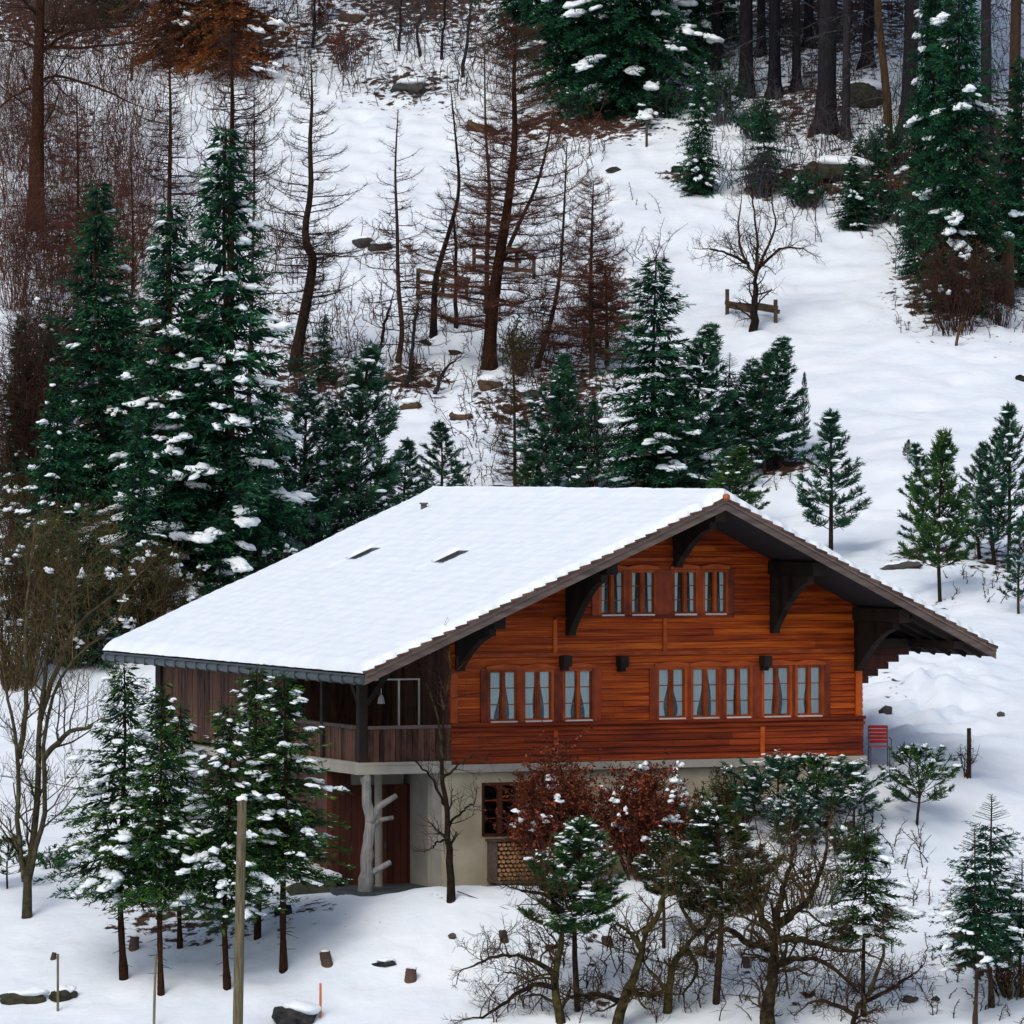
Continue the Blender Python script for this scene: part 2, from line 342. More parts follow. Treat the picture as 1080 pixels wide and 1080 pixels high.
# glass: mostly see-through with a reflecting surface
g = bpy.data.materials.new('window_glass'); g.use_nodes = True; nt = g.node_tree; nt.nodes.remove(nt.nodes['Principled BSDF'])
gl = nt.nodes.new('ShaderNodeBsdfGlossy'); gl.inputs['Roughness'].default_value = .05; tr = nt.nodes.new('ShaderNodeBsdfTransparent'); tr.inputs['Color'].default_value = (.90, .95, .96, 1)
fr = nt.nodes.new('ShaderNodeFresnel'); fr.inputs['IOR'].default_value = 1.5; mx = nt.nodes.new('ShaderNodeMixShader')
nt.links.new(fr.outputs[0], mx.inputs[0]); nt.links.new(tr.outputs[0], mx.inputs[1]); nt.links.new(gl.outputs[0], mx.inputs[2]); nt.links.new(mx.outputs[0], nt.nodes['Material Output'].inputs[0])
M['glass'] = g

# snow ground material with bare earth, and wood shade put into the colour, where the value is high
def ground_mat():
    m = bpy.data.materials.new('snow_ground'); m.use_nodes = True; nt = m.node_tree; n = nt.nodes; l = nt.links; p = n['Principled BSDF']
    p.inputs['Roughness'].default_value = .8; p.inputs['Specular IOR Level'].default_value = .12
    at = n.new('ShaderNodeAttribute'); at.attribute_name = 'var'
    tc = n.new('ShaderNodeTexCoord')
    nz = n.new('ShaderNodeTexNoise'); nz.inputs['Scale'].default_value = 2.6; nz.inputs['Detail'].default_value = 7; nz.inputs['Roughness'].default_value = .62; l.new(tc.outputs['Object'], nz.inputs['Vector'])
    a = n.new('ShaderNodeMath'); a.operation = 'ADD'; l.new(nz.outputs['Fac'], a.inputs[0]); l.new(at.outputs['Fac'], a.inputs[1])
    mr = n.new('ShaderNodeMapRange'); mr.inputs['From Min'].default_value = .77; mr.inputs['From Max'].default_value = .84; l.new(a.outputs[0], mr.inputs['Value'])
    n2 = n.new('ShaderNodeTexNoise'); n2.inputs['Scale'].default_value = 5; n2.inputs['Detail'].default_value = 5; l.new(tc.outputs['Object'], n2.inputs['Vector'])
    r1 = n.new('ShaderNodeValToRGB'); r1.color_ramp.elements[0].color = (.012, .008, .007, 1); r1.color_ramp.elements[1].color = (.10, .052, .034, 1); r1.color_ramp.elements[0].position = .35; r1.color_ramp.elements[1].position = .7
    l.new(n2.outputs['Fac'], r1.inputs['Fac'])
    n3 = n.new('ShaderNodeTexNoise'); n3.inputs['Scale'].default_value = .5; n3.inputs['Detail'].default_value = 4; l.new(tc.outputs['Object'], n3.inputs['Vector'])
    r2 = n.new('ShaderNodeValToRGB'); r2.color_ramp.elements[0].color = (.72, .81, .89, 1); r2.color_ramp.elements[1].color = (.82, .88, .93, 1); r2.color_ramp.elements[0].position = .3; r2.color_ramp.elements[1].position = .7
    l.new(n3.outputs['Fac'], r2.inputs['Fac'])
    mx = n.new('ShaderNodeMix'); mx.data_type = 'RGBA'; l.new(mr.outputs['Result'], mx.inputs['Factor']); l.new(r2.outputs['Color'], mx.inputs['A']); l.new(r1.outputs['Color'], mx.inputs['B'])
    l.new(mx.outputs['Result'], p.inputs['Base Color'])
    b2 = n.new('ShaderNodeTexNoise'); b2.inputs['Scale'].default_value = 3.0; b2.inputs['Detail'].default_value = 6; l.new(tc.outputs['Object'], b2.inputs['Vector'])
    bp = n.new('ShaderNodeBump'); bp.inputs['Strength'].default_value = .35; bp.inputs['Distance'].default_value = .10
    l.new(b2.outputs['Fac'], bp.inputs['Height']); l.new(bp.outputs['Normal'], p.inputs['Normal'])
    return m
xs = np.concatenate([[-900, -500, -250, -140, -90, -60, -42, -34], np.arange(-29, 29.01, .2), [34, 42, 60, 90, 140, 250, 500, 900]])
ys = np.concatenate([[-400, -150, -40, 20, 60, 90, 108, 118, 124, 128, 130], np.arange(131, 180, .2), np.arange(180, 262, .3), [262.5, 263, 264, 265, 267, 270, 275, 280, 290, 300, 330, 380, 450, 560, 700]])
XX, YY = np.meshgrid(xs, ys)
ZZ = ground(XX, YY)
# bare earth and litter, plus woodland shade painted dark near the top: (px, py, rx, ry, amount) of patches on the slope
DIRT_SHADE = [(205, 965, 130, 45, .36), (400, 990, 60, 40, .12), (430, 400, 60, 30, .40), (540, 430, 70, 40, .36), (330, 400, 80, 60, .40), (300, 330, 70, 60, .25),
        (600, 415, 80, 70, .40), (140, 400, 150, 150, .42), (90, 250, 120, 90, .36), (60, 150, 110, 80, .30), (430, 90, 90, 35, .36), (350, 40, 120, 50, .34), (500, 40, 80, 50, .30),
        (620, 130, 110, 26, .45), (660, 60, 130, 70, .44), (850, 190, 90, 26, .45), (850, 110, 120, 70, .34), (940, 190, 80, 60, .46), (1000, 300, 70, 60, .48), (1040, 200, 90, 150, .45),
        (715, 185, 30, 14, .40), (230, 40, 130, 50, .50), (60, 10, 140, 60, .46), (440, 0, 160, 60, .42), (860, 20, 200, 70, .42), (550, 140, 50, 16, .36), (640, 330, 60, 90, .34), (700, 480, 60, 50, .40), (820, 490, 45, 16, .50), (480, 470, 60, 40, .22), (560, 500, 80, 30, .30),
        (250, 560, 140, 60, .36), (80, 620, 130, 80, .40), (985, 585, 60, 16, .42), (1045, 590, 50, 20, .36), (850, 870, 90, 30, .36), (1040, 1000, 60, 45, .42), (760, 850, 60, 40, .40), (420, 265, 60, 20, .30), (840, 640, 30, 30, .1),
        (600, 1000, 90, 45, .26), (760, 1000, 110, 45, .28), (640, 1050, 90, 25, .28), (860, 1050, 90, 25, .27), (330, 955, 40, 16, .3), (470, 946, 30, 6, .28), (1010, 940, 60, 40, .24), (930, 720, 50, 30, .2), (975, 640, 50, 10, .30), (880, 945, 60, 30, .2), (400, 320, 120, 60, .2)]
PXX = 540+F*XX/np.maximum(YY, 60); PYY = HY-F*(ZZ-ZC)/np.maximum(YY, 60)
dirt_shade = np.zeros_like(XX)
for (a, b, c, d, e) in DIRT_SHADE:
    dirt_shade = np.maximum(dirt_shade, e*np.exp(-(((PXX-a)/c)**2+((PYY-b)/d)**2)))
dirt_shade = np.where(YY < 130, 0, dirt_shade)
gm = G(); ny, nx = XX.shape
idx = np.arange(ny*nx).reshape(ny, nx)
Q = np.stack([idx[:-1, :-1], idx[:-1, 1:], idx[1:, 1:], idx[1:, :-1]], -1).reshape(-1, 4)
gm.add(np.stack([XX, YY, ZZ], -1).reshape(-1, 3), Q, a=dirt_shade.ravel())
gm.obj('snowy_ground', ground_mat(), smooth=True, kind='structure')

# ------------------------------------------------------------------ THE CHALET
house = empty('chalet', h2w(0, 0, 0), TH, 'large brown wooden chalet with snow covered roof, rows of curtained windows and concrete cellar', 'chalet')
UL, UR = -6.23, 5.33
ZR, SL, SR = 9.22, .4345, .50              # top of the tiles at the ridge and the two pitches
UEL, UER, VF, VB = -9.71, 7.64, -2.92, 16.3
def ztop(u): return ZR-(SL*-u if u < 0 else SR*u)
THK = .24
def zund(u): return ztop(u)-THK
def wall_rows(g, rows, holes, uL, uR, v0, v1, jit=.006, seams=True):
    for (z0, z1) in rows:
        zm0, zm1 = z0+.010, z1
        def lim(z):
            zc = z-.02
            l = max(uL, -(ZR-THK*.5-zc)/SL); r = min(uR, (ZR-THK*.5-zc)/SR); return l, r
        l0, r0 = lim(zm0); l1, r1 = lim(zm1)
        if r0-l0 < .2: continue
        cuts = [(a, b) for (a, b, c, d) in holes if c < z1-.01 and d > z0+.01]; cuts.sort()
        segs = []; cur = None
        pos = ('L', l0, l1)
        for (a, b) in cuts:
            if a > pos[1]: segs.append((pos[1], pos[2], a, a))
            if b > pos[1]: pos = ('x', b, b)
        segs.append((pos[1], pos[2], r0, r1))
        for (a0, a1, b0, b1) in segs:
            if b0-a0 < .05: continue
            # butt joints along the row
            js = [0.0]; t = rnd.uniform(.5, 4)
            Ls = b0-a0
            while t < Ls-.6: js.append(t/Ls); t += rnd.uniform(2.5, 5)
            js.append(1.0)
            for i in range(len(js)-1):
                p, q = js[i], js[i+1]; o = rnd.uniform(-jit, jit); e = .002
                A0, A1 = a0+(b0-a0)*p+(e if i else 0), a1+(b1-a1)*p+(e if i else 0); B0, B1 = a0+(b0-a0)*q-e, a1+(b1-a1)*q-e
                if B1 < A1: B1 = A1+.001
                V = [(A0, v0+o, zm0), (B0, v0+o, zm0), (A0, v1, zm0), (B0, v1, zm0), (A1, v0+o+.028, zm1), (B1, v0+o+.028, zm1), (A1, v1, zm1), (B1, v1, zm1)]
                g.hexa(V)
def rows_between(z0, z1, h, cuts=()):
    pts = sorted([z0, z1]+[c for c in cuts if z0 < c < z1]); out = []
    for a, b in zip(pts[:-1], pts[1:]):
        n = max(1, round((b-a)/h)); out += [(a+(b-a)*i/n, a+(b-a)*(i+1)/n) for i in range(n)]
    return out
WP = [(516.6, 544), (553.4, 580.5), (595.6, 623.3), (694.5, 721.3), (730.7, 756.8), (765.8, 790.4), (805.5, 832), (840.8, 865.3)]
WA = [(634, 656.7), (666, 688.8), (711, 733), (743, 764.4)]
wins = [(onv(a, 730)[0], onv(b, 730)[0], 3.62, 4.86, 'main') for a, b in WP]+[(onv(a, 625)[0], onv(b, 625)[0], 6.27, 7.34, 'attic') for a, b in WA]
holes = [(w[0], w[1], w[2], w[3]) for w in wins]
g = G(); wall_rows(g, rows_between(3.56, 6.22, .165, (3.62, 4.86)), holes, UL, UR, 0, .14); g.obj('log_wall', M['wood'], house)
g = G(); wall_rows(g, rows_between(6.22, 9.2, .165, (6.27, 7.34)), holes, UL, UR, -.004, .14); g.obj('gable_wall', M['wood_top'], house)
g = G(); wall_rows(g, rows_between(2.56, 3.56, .165), [], UL, UR, -.05, .14); g.obj('plank_skirt', M['wood_skirt'], house, label='dark red plank skirt below the windows')
# mouldings
g = G()
g.box(UL-.02, UR+.02, -.13, -.0515, 3.50, 3.585)
g.box(UL-.02, UR+.02, -.095, -.0515, 3.36, 3.44)
g.box(-3.4, 1.6, -.10, -.0015+0, 6.165, 6.235)
split(g, 'sill_beam', M['wood_skirt'], house)
g = G()
zb = onv(700, 688)[1]
g.box(UL, UR, -.06, -.008, zb-.06, zb+.03)
g.box(UL+.0, UR, -.035, -.008, zb-.40, zb-.34)
g.box(-2.55, 1.55, -.05, -.012, 7.62, 7.70)
u_, z_ = onv(585, 672); g.box(u_-.05, u_+.05, -.045, -.009, zb+.034, 6.16)
u_, z_ = onv(700.8, 672); g.box(u_-.05, u_+.05, -.045, -.009, zb+.034, 6.16)
for a in (585, 803):
    u_, z_ = onv(a, 785); g.box(u_-.06, u_+.06, -.085, -.0515, 2.56, 3.355)
for a in (905, 478): u_, z_ = onv(a, 785); g.box(u_-.09, u_+.09, -.07, -.008, 3.59, zb-.42)
split(g, 'moulding', M['wood_trim_light'], house)
# windows
for (a, b, z0, z1, kind) in wins:
    w = G(); m = (a+b)/2; fw = .055
    for (x0, x1, y0, y1) in ((a-.075, a-.004, z0-.03, z1+.05), (b+.004, b+.075, z0-.03, z1+.05)): w.box(x0, x1, -.045, .07, y0, y1)
    w.box(a-.003, b+.003, -.043, .07, z1-.012, z1+.05)
    w.box(a-.003, b+.003, -.02, .07, z0, z0+.045)
    w.box(m-.042, m+.042, -.03, .07, z0+.046, z1-.013)
    for (p, q) in ((a-.003, m-.043), (m+.043, b+.003)):
        w.box(p, p+.022, 0, .06, z0+.046, z1-.013); w.box(q-.022, q, 0, .06, z0+.046, z1-.013)
    fo = w.obj('window', M['casement'], house, label=None)
    p_ = G()
    bars = G()
    for (p, q) in ((a+.020, m-.066), (m+.066, b-.020)):
        p_.box(p, q, .040, .044, z0+.05, z1-.016)
        for k in (1, 2):
            zz = z0+(z1-z0)*k/3; bars.box(p, q, .024, .036, zz-.010, zz+.010)
    split(p_, 'pane', M['glass'], fo); split(bars, 'glazing_bar', M['wood_trim'], fo)
    c = G()
    for side, (p, q) in enumerate(((a+.0, m-.05), (m+.05, b-.0))):
        n = 14; wd = q-p
        zs = np.linspace(z0+.05, z1-.02, 14)
        g_t, g_w = rnd.uniform(.05, .36), rnd.uniform(.22, .6)
        gather = rnd.uniform(.14, .5) if kind == 'main' else rnd.uniform(.1, .35)
        V = []
        for j, zz in enumerate(zs):
            t = (zz-z0)/(z1-z0); w_ = wd*(.98-gather*math.exp(-((t-g_t)/g_w)**2)-.22*max(0, .28-t)) if kind == 'main' else wd*(.42+.12*t)
            for i in range(n):
                x = i/(n-1)*w_; x = p+x if side == 0 else q-x
                V.append((x, .066+.012*math.sin(i*1.9+side), zz))
        Qc = [(j*n+i, j*n+i+1, (j+1)*n+i+1, (j+1)*n+i) for j in range(len(zs)-1) for i in range(n-1)]
        c.add(V, Qc)
    split(c, 'curtain', M['curtain'], fo, smooth=True)
    s = G(); s.box(a-.01, b+.01, -.10, -.046, z0-.045, z0+.004); s.box(a+.014, b-.014, -.045, -.021, z0-.02, z0+.004); s.obj('sill', M['white_sill'], fo)
    d = G(); d.box(a-.04, b+.04, .16, .9, z0-.05, z1+.05); d.obj('room_behind', M['dark'], fo)  # dark box: the unlit room's shade is in its colour
# flat posts between windows and the curved heads above them
g = G()
def posts(lst, z0, z1):
    for (p, q) in zip(lst[:-1], lst[1:]):
        a = onv(p[1], 730 if z0 < 5 else 625)[0]+.075; b = onv(q[0], 730 if z0 < 5 else 625)[0]-.075
        if b-a < .9: g.box(a, b, -.038, -.0075, z0-.04, z1+.06)
posts(WP[:3], 3.62, 4.86); posts(WP[3:], 3.62, 4.86); posts(WA, 6.27, 7.34)
for p in (WP[0][0], WP[3][0], WA[0][0]):
    x = onv(p, 730 if p != WA[0][0] else 625)[0]; z0, z1 = (3.62, 4.86) if p != WA[0][0] else (6.27, 7.34); g.box(x-.26, x-.075, -.038, -.0075, z0-.04, z1+.06)
for p in (WP[2][1], WP[7][1], WA[3][1]):
    x = onv(p, 730 if p != WA[3][1] else 625)[0]; z0, z1 = (3.62, 4.86) if p != WA[3][1] else (6.27, 7.34); g.box(x+.075, x+.26, -.038, -.0075, z0-.04, z1+.06)
split(g, 'window_post', M['wood_trim'], house)
for (a, b, z0, z1, kind) in wins:
    n = 9; g = G()
    for i in range(n):
        t0, t1 = i/n, (i+1)/n; x0 = a-.12+(b-a+.24)*t0; x1 = a-.12+(b-a+.24)*t1
        h0 = .07+.06*math.sin(PI*t0); h1 = .07+.06*math.sin(PI*t1)
        zz = z1+.062
        g.hexa([(x0, -.075, zz), (x1, -.075, zz), (x0, -.008, zz), (x1, -.008, zz), (x0, -.075, zz+h0), (x1, -.075, zz+h1), (x0, -.008, zz+h0), (x1, -.008, zz+h1)], a=.5)
    g.obj('window_head', M['wood_trim_light'], house)
# beam ends poking through the log wall
for px, py in ((597, 697), (657, 698), (808, 697)):
    u_, z_ = onv(px, py, -.2); g = G(); g.box(u_-.11, u_+.11, -.34, -.009, z_-.14, z_+.13); g.box(u_-.09, u_+.08, -.20, -.009, z_-.25, z_-.141); g.obj('beam_end', M['wood_dark'], house)
# purlins running out under the roof with their brackets
for u_, zlow in ((0.0, 7.45), (-2.99, 5.75), (2.74, 5.75), (-6.02, 4.9), (5.16, 4.75)):
    zt = zund(u_)-.01; g = G()
    g.box(u_-.15, u_+.15, VF+.25, -.02, zt-.34, zt)
    g.obj('purlin', M['wood_dark'], house)
    g = G()
    g.box(u_-.10, u_+.10, -.22, -.021, zlow, zt-.345)
    n = 7
    for i in range(n):                      # curved strut, wall to purlin
        t0, t1 = i/n, (i+1)/n
        f_ = lambda t: (-.22-1.98*t, zlow+.25+(zt-.36-zlow-.25)*(1-(1-t)**1.6))
        (va, za), (vb, zb2) = f_(t0), f_(t1)
        g.hexa([(u_-.09, va, za-.16), (u_+.09, va, za-.16), (u_-.09, vb, zb2-.16), (u_+.09, vb, zb2-.16), (u_-.09, va, zt-.346), (u_+.09, va, zt-.346), (u_-.09, vb, zt-.346), (u_+.09, vb, zt-.346)])
    g.obj('bracket', M['wood_dark'], house)
# stepped log corbels at the right corner
g = G()
zc = 4.42
for k, ext in enumerate((.14, .42, .72, 1.02, 1.32)):
    g.box(UR-.02, UR+ext, -.04, .2, zc+k*.18, zc+k*.18+.176)
for vv in (4.5, 9.5):
    for k, ext in enumerate((.14, .42, .72, 1.02, 1.32)): g.box(UR-.02, UR+ext, vv, vv+.2, zc+k*.18, zc+k*.18+.176)
split(g, 'corbel', M['door'], house)
g = G(); g.box(UR-.1, 7.05, -.10, .16, zc+.905, zc+1.15); g.box(6.6, 6.86, VF+.3, 14, 5.36, 5.56); split(g, 'eave_beam', M['wood_dark'], house)
# the other walls
g = G()
g.box(UR-.14, UR, .15, 15.0, 2.56, 6.4)
g.obj('side_wall_right', M['wood_skirt'], house).name = 'side_wall'
g = G(); wall_rows(g, rows_between(2.56, 9.2, .2), [], -8.6, UR, 15.0, 15.14); g.obj('back_wall', M['wood_skirt'], house)
g = G()
v = 5.2
while v < 14.95:
    w_ = rnd.uniform(.14, .22); g.box(-8.62+rnd.uniform(-.006, .006), -8.52, v, min(v+w_-.012, 14.98), 2.66, zund(-8.6)-.01); v += w_
g.obj('side_boarding', M['wood_board'], house)
g = G()
x = -8.5
while x < -6.25:
    g.box(x, x+.17, 5.2, 5.26, 2.66, zund(x)-.02); x += .18
v = .16
while v < 5.1:
    g.box(-6.27, -6.2, v, v+.19, 2.66, 6.2); v += .2
g.obj('loggia_wall', M['wood_board'], house)
# loggia: posts, parapet, rail, ceiling beam
g = G()
g.box(-8.72, -8.50, -.08, .14, 2.66, zund(-8.6)); g.obj('corner_post', M['wood_dark'], house)
g = G(); g.box(-8.70, -8.52, 4.98, 5.18, 2.66, zund(-8.6)); g.box(-8.70, -8.52, 14.6, 14.99, 2.2, zund(-8.6)); g.box(-8.70, -8.52, 2.5, 2.66, 2.66, zund(-8.6)); split(g, 'loggia_post', M['wood_dark'], house)
g = G()
g.beam((-8.5, .02, 4.1), (-7.75, .02, 5.1), .12, .14); g.beam((-8.61, .16, 4.1), (-8.61, .95, 5.0), .12, .14); split(g, 'brace', M['wood_dark'], house)
g = G()
x = -8.48
while x < UL-.03:
    w_ = rnd.uniform(.13, .17); g.box(x, min(x+w_-.012, UL-.022), -.05+rnd.uniform(-.006, .006), -.01, 2.66, 3.47); x += w_
v = .16
while v < 4.95:
    w_ = rnd.uniform(.14, .18); g.box(-8.62+rnd.uniform(-.006, .006), -8.58, v, v+w_-.012, 2.66, 3.47); v += w_
g.obj('parapet', M['wood_board'], house)
g = G(); g.box(-8.49, UL-.022, -.10, .05, 3.475, 3.56); g.box(-8.68, -8.52, .145, 4.97, 3.475, 3.56); split(g, 'handrail', M['wood_grey'], house)
g = G()
u0, zz = onv(392, 717, 1.0); u1, _ = onv(443, 717, 1.0); g.box(u0, u1, 1.0, 1.04, zz-.02, zz+.02)
u2, _ = onv(421, 717, 1.0); g.box(u2-.02, u2+.02, 1.0, 1.04, 2.7, zz-.022); g.box(u1-.04, u1-.002, 1.0, 1.04, 2.7, zz-.022); g.obj('clothes_frame', M['white_sill'], house)
g = G(); u0, zz = onv(402, 738, 1.4); g.tube([(u0, 1.4, zz+.12), (u0, 1.4, zz+.05), (u0, 1.4, zz-.10)], [.03, .07, .10], 10); g.beam((u0, 1.4, zz+.12), (u0, 1.4, 5.2), .015, .015, up=(1, 0, 0)); g.obj('hanging_lamp', M['lamp'], house)
# concrete slab
g = G(); g.box(-8.80, UR+.02, -.18, 15.1, 2.36, 2.555); g.box(-8.76, -6.26, -.14, 5.2, 2.556, 2.655); g.obj('concrete_slab', M['concrete'], house)
# lower storey
uW = onv(466, 880)[0]
cw0, cw1 = onv(508, 855)[0], onv(546, 855)[0]
g = G()
H_ = [(cw0, cw1, onv(520, 882)[1], 2.08)]
zw0, zw1 = H_[0][2], H_[0][3]
for (a, b, c, d) in ((uW, cw0, -1.2, 2.355), (cw1, UR, -1.2, 2.355), (cw0, cw1, -1.2, zw0), (cw0, cw1, zw1, 2.355)): g.box(a, b, .0, .3, c, d, a=.5)
g.box(UR-.3, UR, .301, 15, -1, 2.355, a=.5)
g.obj('plaster_wall', M['plaster'], house)
g = G()                                    # grey door jamb column at the left end of the plaster wall
g.box(uW-.24, uW-.003, .03, .34, -.6, 2.355); g.box(-8.1, uW-.24, 2.0, 2.3, 1.98, 2.355); g.obj('concrete_column', M['concrete'], house)
g = G()
x = -7.3
g.box(-7.35, -7.22, 2.35, 14.9, -.8, 2.355); g.obj('cellar_side_wall', M['door'], house)
g = G(); g.box(uW-.02, uW+.2, .31, 2.5, -.8, 2.355); g.obj('porch_return_wall', M['concrete'], house)
g = G(); x = -8.75
while x < uW-.03:
    w_ = rnd.uniform(.14, .2); g.box(x, min(x+w_-.01, uW-.022), 2.05+rnd.uniform(0, .01), 2.2, -.7, 1.975 if x > -8.1 else 2.355); x += w_
dr = g.obj('double_door', M['door'], house)
g = G(); g.box(-7.2, -7.16, 1.99, 2.04, .35, .5); g.obj('handle', M['metal'], dr)
g = G(); g.box(-8.95, 2.0, -.75, 2.0, -.9, -.545); g.obj('porch_floor', M['slab'], house)
# cellar window with a red shutter
w = G(); a, b, z0, z1 = cw0, cw1, zw0, zw1; m = (a+b)/2
w.box(a+.002, a+.07, -.03, .12, z0+.002, z1-.002); w.box(b-.07, b-.002, -.03, .12, z0+.002, z1-.002); w.box(a+.071, b-.071, -.028, .12, z1-.07, z1-.002); w.box(a+.071, b-.071, -.028, .12, z0+.002, z0+.07); w.box(m-.06, m+.06, -.028, .10, z0+.071, z1-.071)
fo = w.obj('window', M['door'], house, label='cellar window above the firewood')
p_ = G(); bars = G()
for (p, q) in ((a+.072, m-.061), (m+.061, b-.072)):
    p_.box(p, q, .05, .054, z0+.072, z1-.072)
    for k in (1, 2): zz = z0+(z1-z0)*k/3; bars.box(p, q, .03, .046, zz-.015, zz+.015)
split(p_, 'pane', M['glass'], fo); split(bars, 'glazing_bar', M['wood_trim'], fo)
d = G(); d.box(a-.04, b+.04, .31, 1.1, z0-.05, z1+.05); d.obj('room_behind', M['dark'], fo)  # dark box coloured like the unlit cellar
g = G(); g.box(b+.03, b+.68, -.06, -.008, z0+.0, z1); g.obj('shutter', M['wood_trim'], house)
# silvered forked trunk holding up the corner of the slab
g = G(); uP, zP = -8.52, 2.355
P = [(uP-.06, -.1, -.95), (uP-.02, -.1, -.2), (uP+.02, -.1, .6), (uP+.10, -.08, 1.15), (uP+.02, -.06, 1.7), (uP-.02, -.06, 2.356)]
P = smooth_path(P, 22); P[1:-1] += R.normal(0, .012, (20, 3)); g.tube(P, np.interp(np.linspace(0, 1, 22), np.linspace(0, 1, 6), [.24, .17, .145, .13, .125, .14])*(1+.07*R.normal(size=22)), 12)
g.tube([(uP+.05, -.1, -.12), (uP+.3, -.1, .0), (uP+.62, -.12, .16)], [.11, .08, .07], 8)
g.tube([(uP+.08, -.1, 1.15), (uP+.3, -.1, 1.55), (uP+.78, -.12, 1.82)], [.12, .09, .07], 8)
g.tube([(uP+.08, -.1, 1.0), (uP+.3, -.15, 1.22), (uP+.66, -.2, 1.28)], [.09, .07, .055], 8)
g.obj('forked_trunk_post', M['wood_silver'], house, smooth=True)
g = G(); g.tube([(-7.6, 1.4, -.6), (-7.62, 1.4, 2.356)], [.10, .10], 10); g.obj('inner_post', M['concrete'], house)
# roof
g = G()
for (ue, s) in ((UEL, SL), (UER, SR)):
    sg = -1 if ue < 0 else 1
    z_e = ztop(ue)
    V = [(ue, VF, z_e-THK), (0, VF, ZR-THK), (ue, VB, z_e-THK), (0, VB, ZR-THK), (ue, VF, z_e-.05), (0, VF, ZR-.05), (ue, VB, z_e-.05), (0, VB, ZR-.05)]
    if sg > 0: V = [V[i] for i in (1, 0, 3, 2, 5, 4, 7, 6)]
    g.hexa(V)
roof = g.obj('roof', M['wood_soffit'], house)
# rafters under the forward overhang and the right eave
g = G()
for vv in np.arange(VF+.5, 15.8, .85):
    for ue, lo in ((UER-.15, 5.45),):
        g.beam((lo, vv, zund(lo)-.06), (ue, vv, zund(ue)-.06), .10, .12)
    g.beam((-6.3, vv, zund(-6.3)-.06), (UEL+.15, vv, zund(UEL+.15)-.06), .10, .12)
split(g, 'rafter', M['wood_dark'], roof)
# bargeboards: grey-brown, two stepped boards per side
g = G()
for ue in (UEL, UER):
    for (dv, t0, t1) in ((.035, .28, .10), (.065, .095, .0)):
        A = (ue, ztop(ue)); B = (0, ZR)
        V = []
        for zz in (-t0, -t1):
            for vv in (VF-dv, VF-.003):
                for (uu, z_) in (A, B): V.append((uu, vv, z_+zz-.01))
        if ue > 0: V = [V[i] for i in (1, 0, 3, 2, 5, 4, 7, 6)]
        g.hexa(V, a=.4 if dv < .05 else .8)
split(g, 'bargeboard', M['wood_grey'], roof)
# tile edge along the verge: one lapped tile after another
g = G()
for (ue, s) in ((UEL, SL), (UER, SR)):
    L = math.hypot(ue, ue*s); n = int(L/.33); sg = -1 if ue < 0 else 1
    for i in range(n):
        t0, t1 = i/n, (i+1.18)/n
        u0, u1 = ue*t0, ue*min(t1, 1.004); z0, z1 = ZR-s*abs(u0), ZR-s*abs(u1)
        lift = .055
        V = []
        for zz0, zz1 in ((-.05, -.05+lift-.02), (.0, lift)):
            for vv in (VF-.09, VF+.35):
                for (uu, z_, e) in ((u0, z0, zz0), (u1, z1, zz1)): V.append((uu, vv, z_+e))
        if sg < 0: V = [V[i] for i in (1, 0, 3, 2, 5, 4, 7, 6)]
        g.hexa(V)
g.obj('verge_tile', M['tile'], roof)
g = G(); g.tube([(0, VF-.14, ZR+.0), (0, VF-.1, ZR+.035), (0, VF+.35, ZR+.04)], [.04, .09, .09], 10); g.obj('ridge_tile', M['tile_ridge'], roof)
# gutter along the left eave
g = G(); g.tube([(UEL-.04, VF+.02, ztop(UEL)-.20), (UEL-.04, VB-.1, ztop(UEL)-.20)], .085, 8)
g.box(UEL-.02, UEL+.02, VF, VB, ztop(UEL)-.30, ztop(UEL)-.06)
for vv in np.arange(VF+.4, VB, .8): g.box(UEL-.14, UEL+.02, vv, vv+.03, ztop(UEL)-.31, ztop(UEL)-.10)
g.obj('gutter', M['gutter'], roof)
# skylights in the snow
def roofhit(px, py):
    a = (px-540)/F; b = (HY-py)/F
    # X=a Y, Z=ZC+b Y on the plane z = ZR+SL*u
    # u = (X-HX)CT+(Y-HYY)ST
    k = SL*(a*CT+ST); Y = (ZR+.1-SL*(HX*CT+HYY*ST)-ZC)/(b-k)
    return w2h(a*Y, Y)
sky = [roofhit(386, 585), roofhit(478, 588)]
vent = roofhit(447, 540)
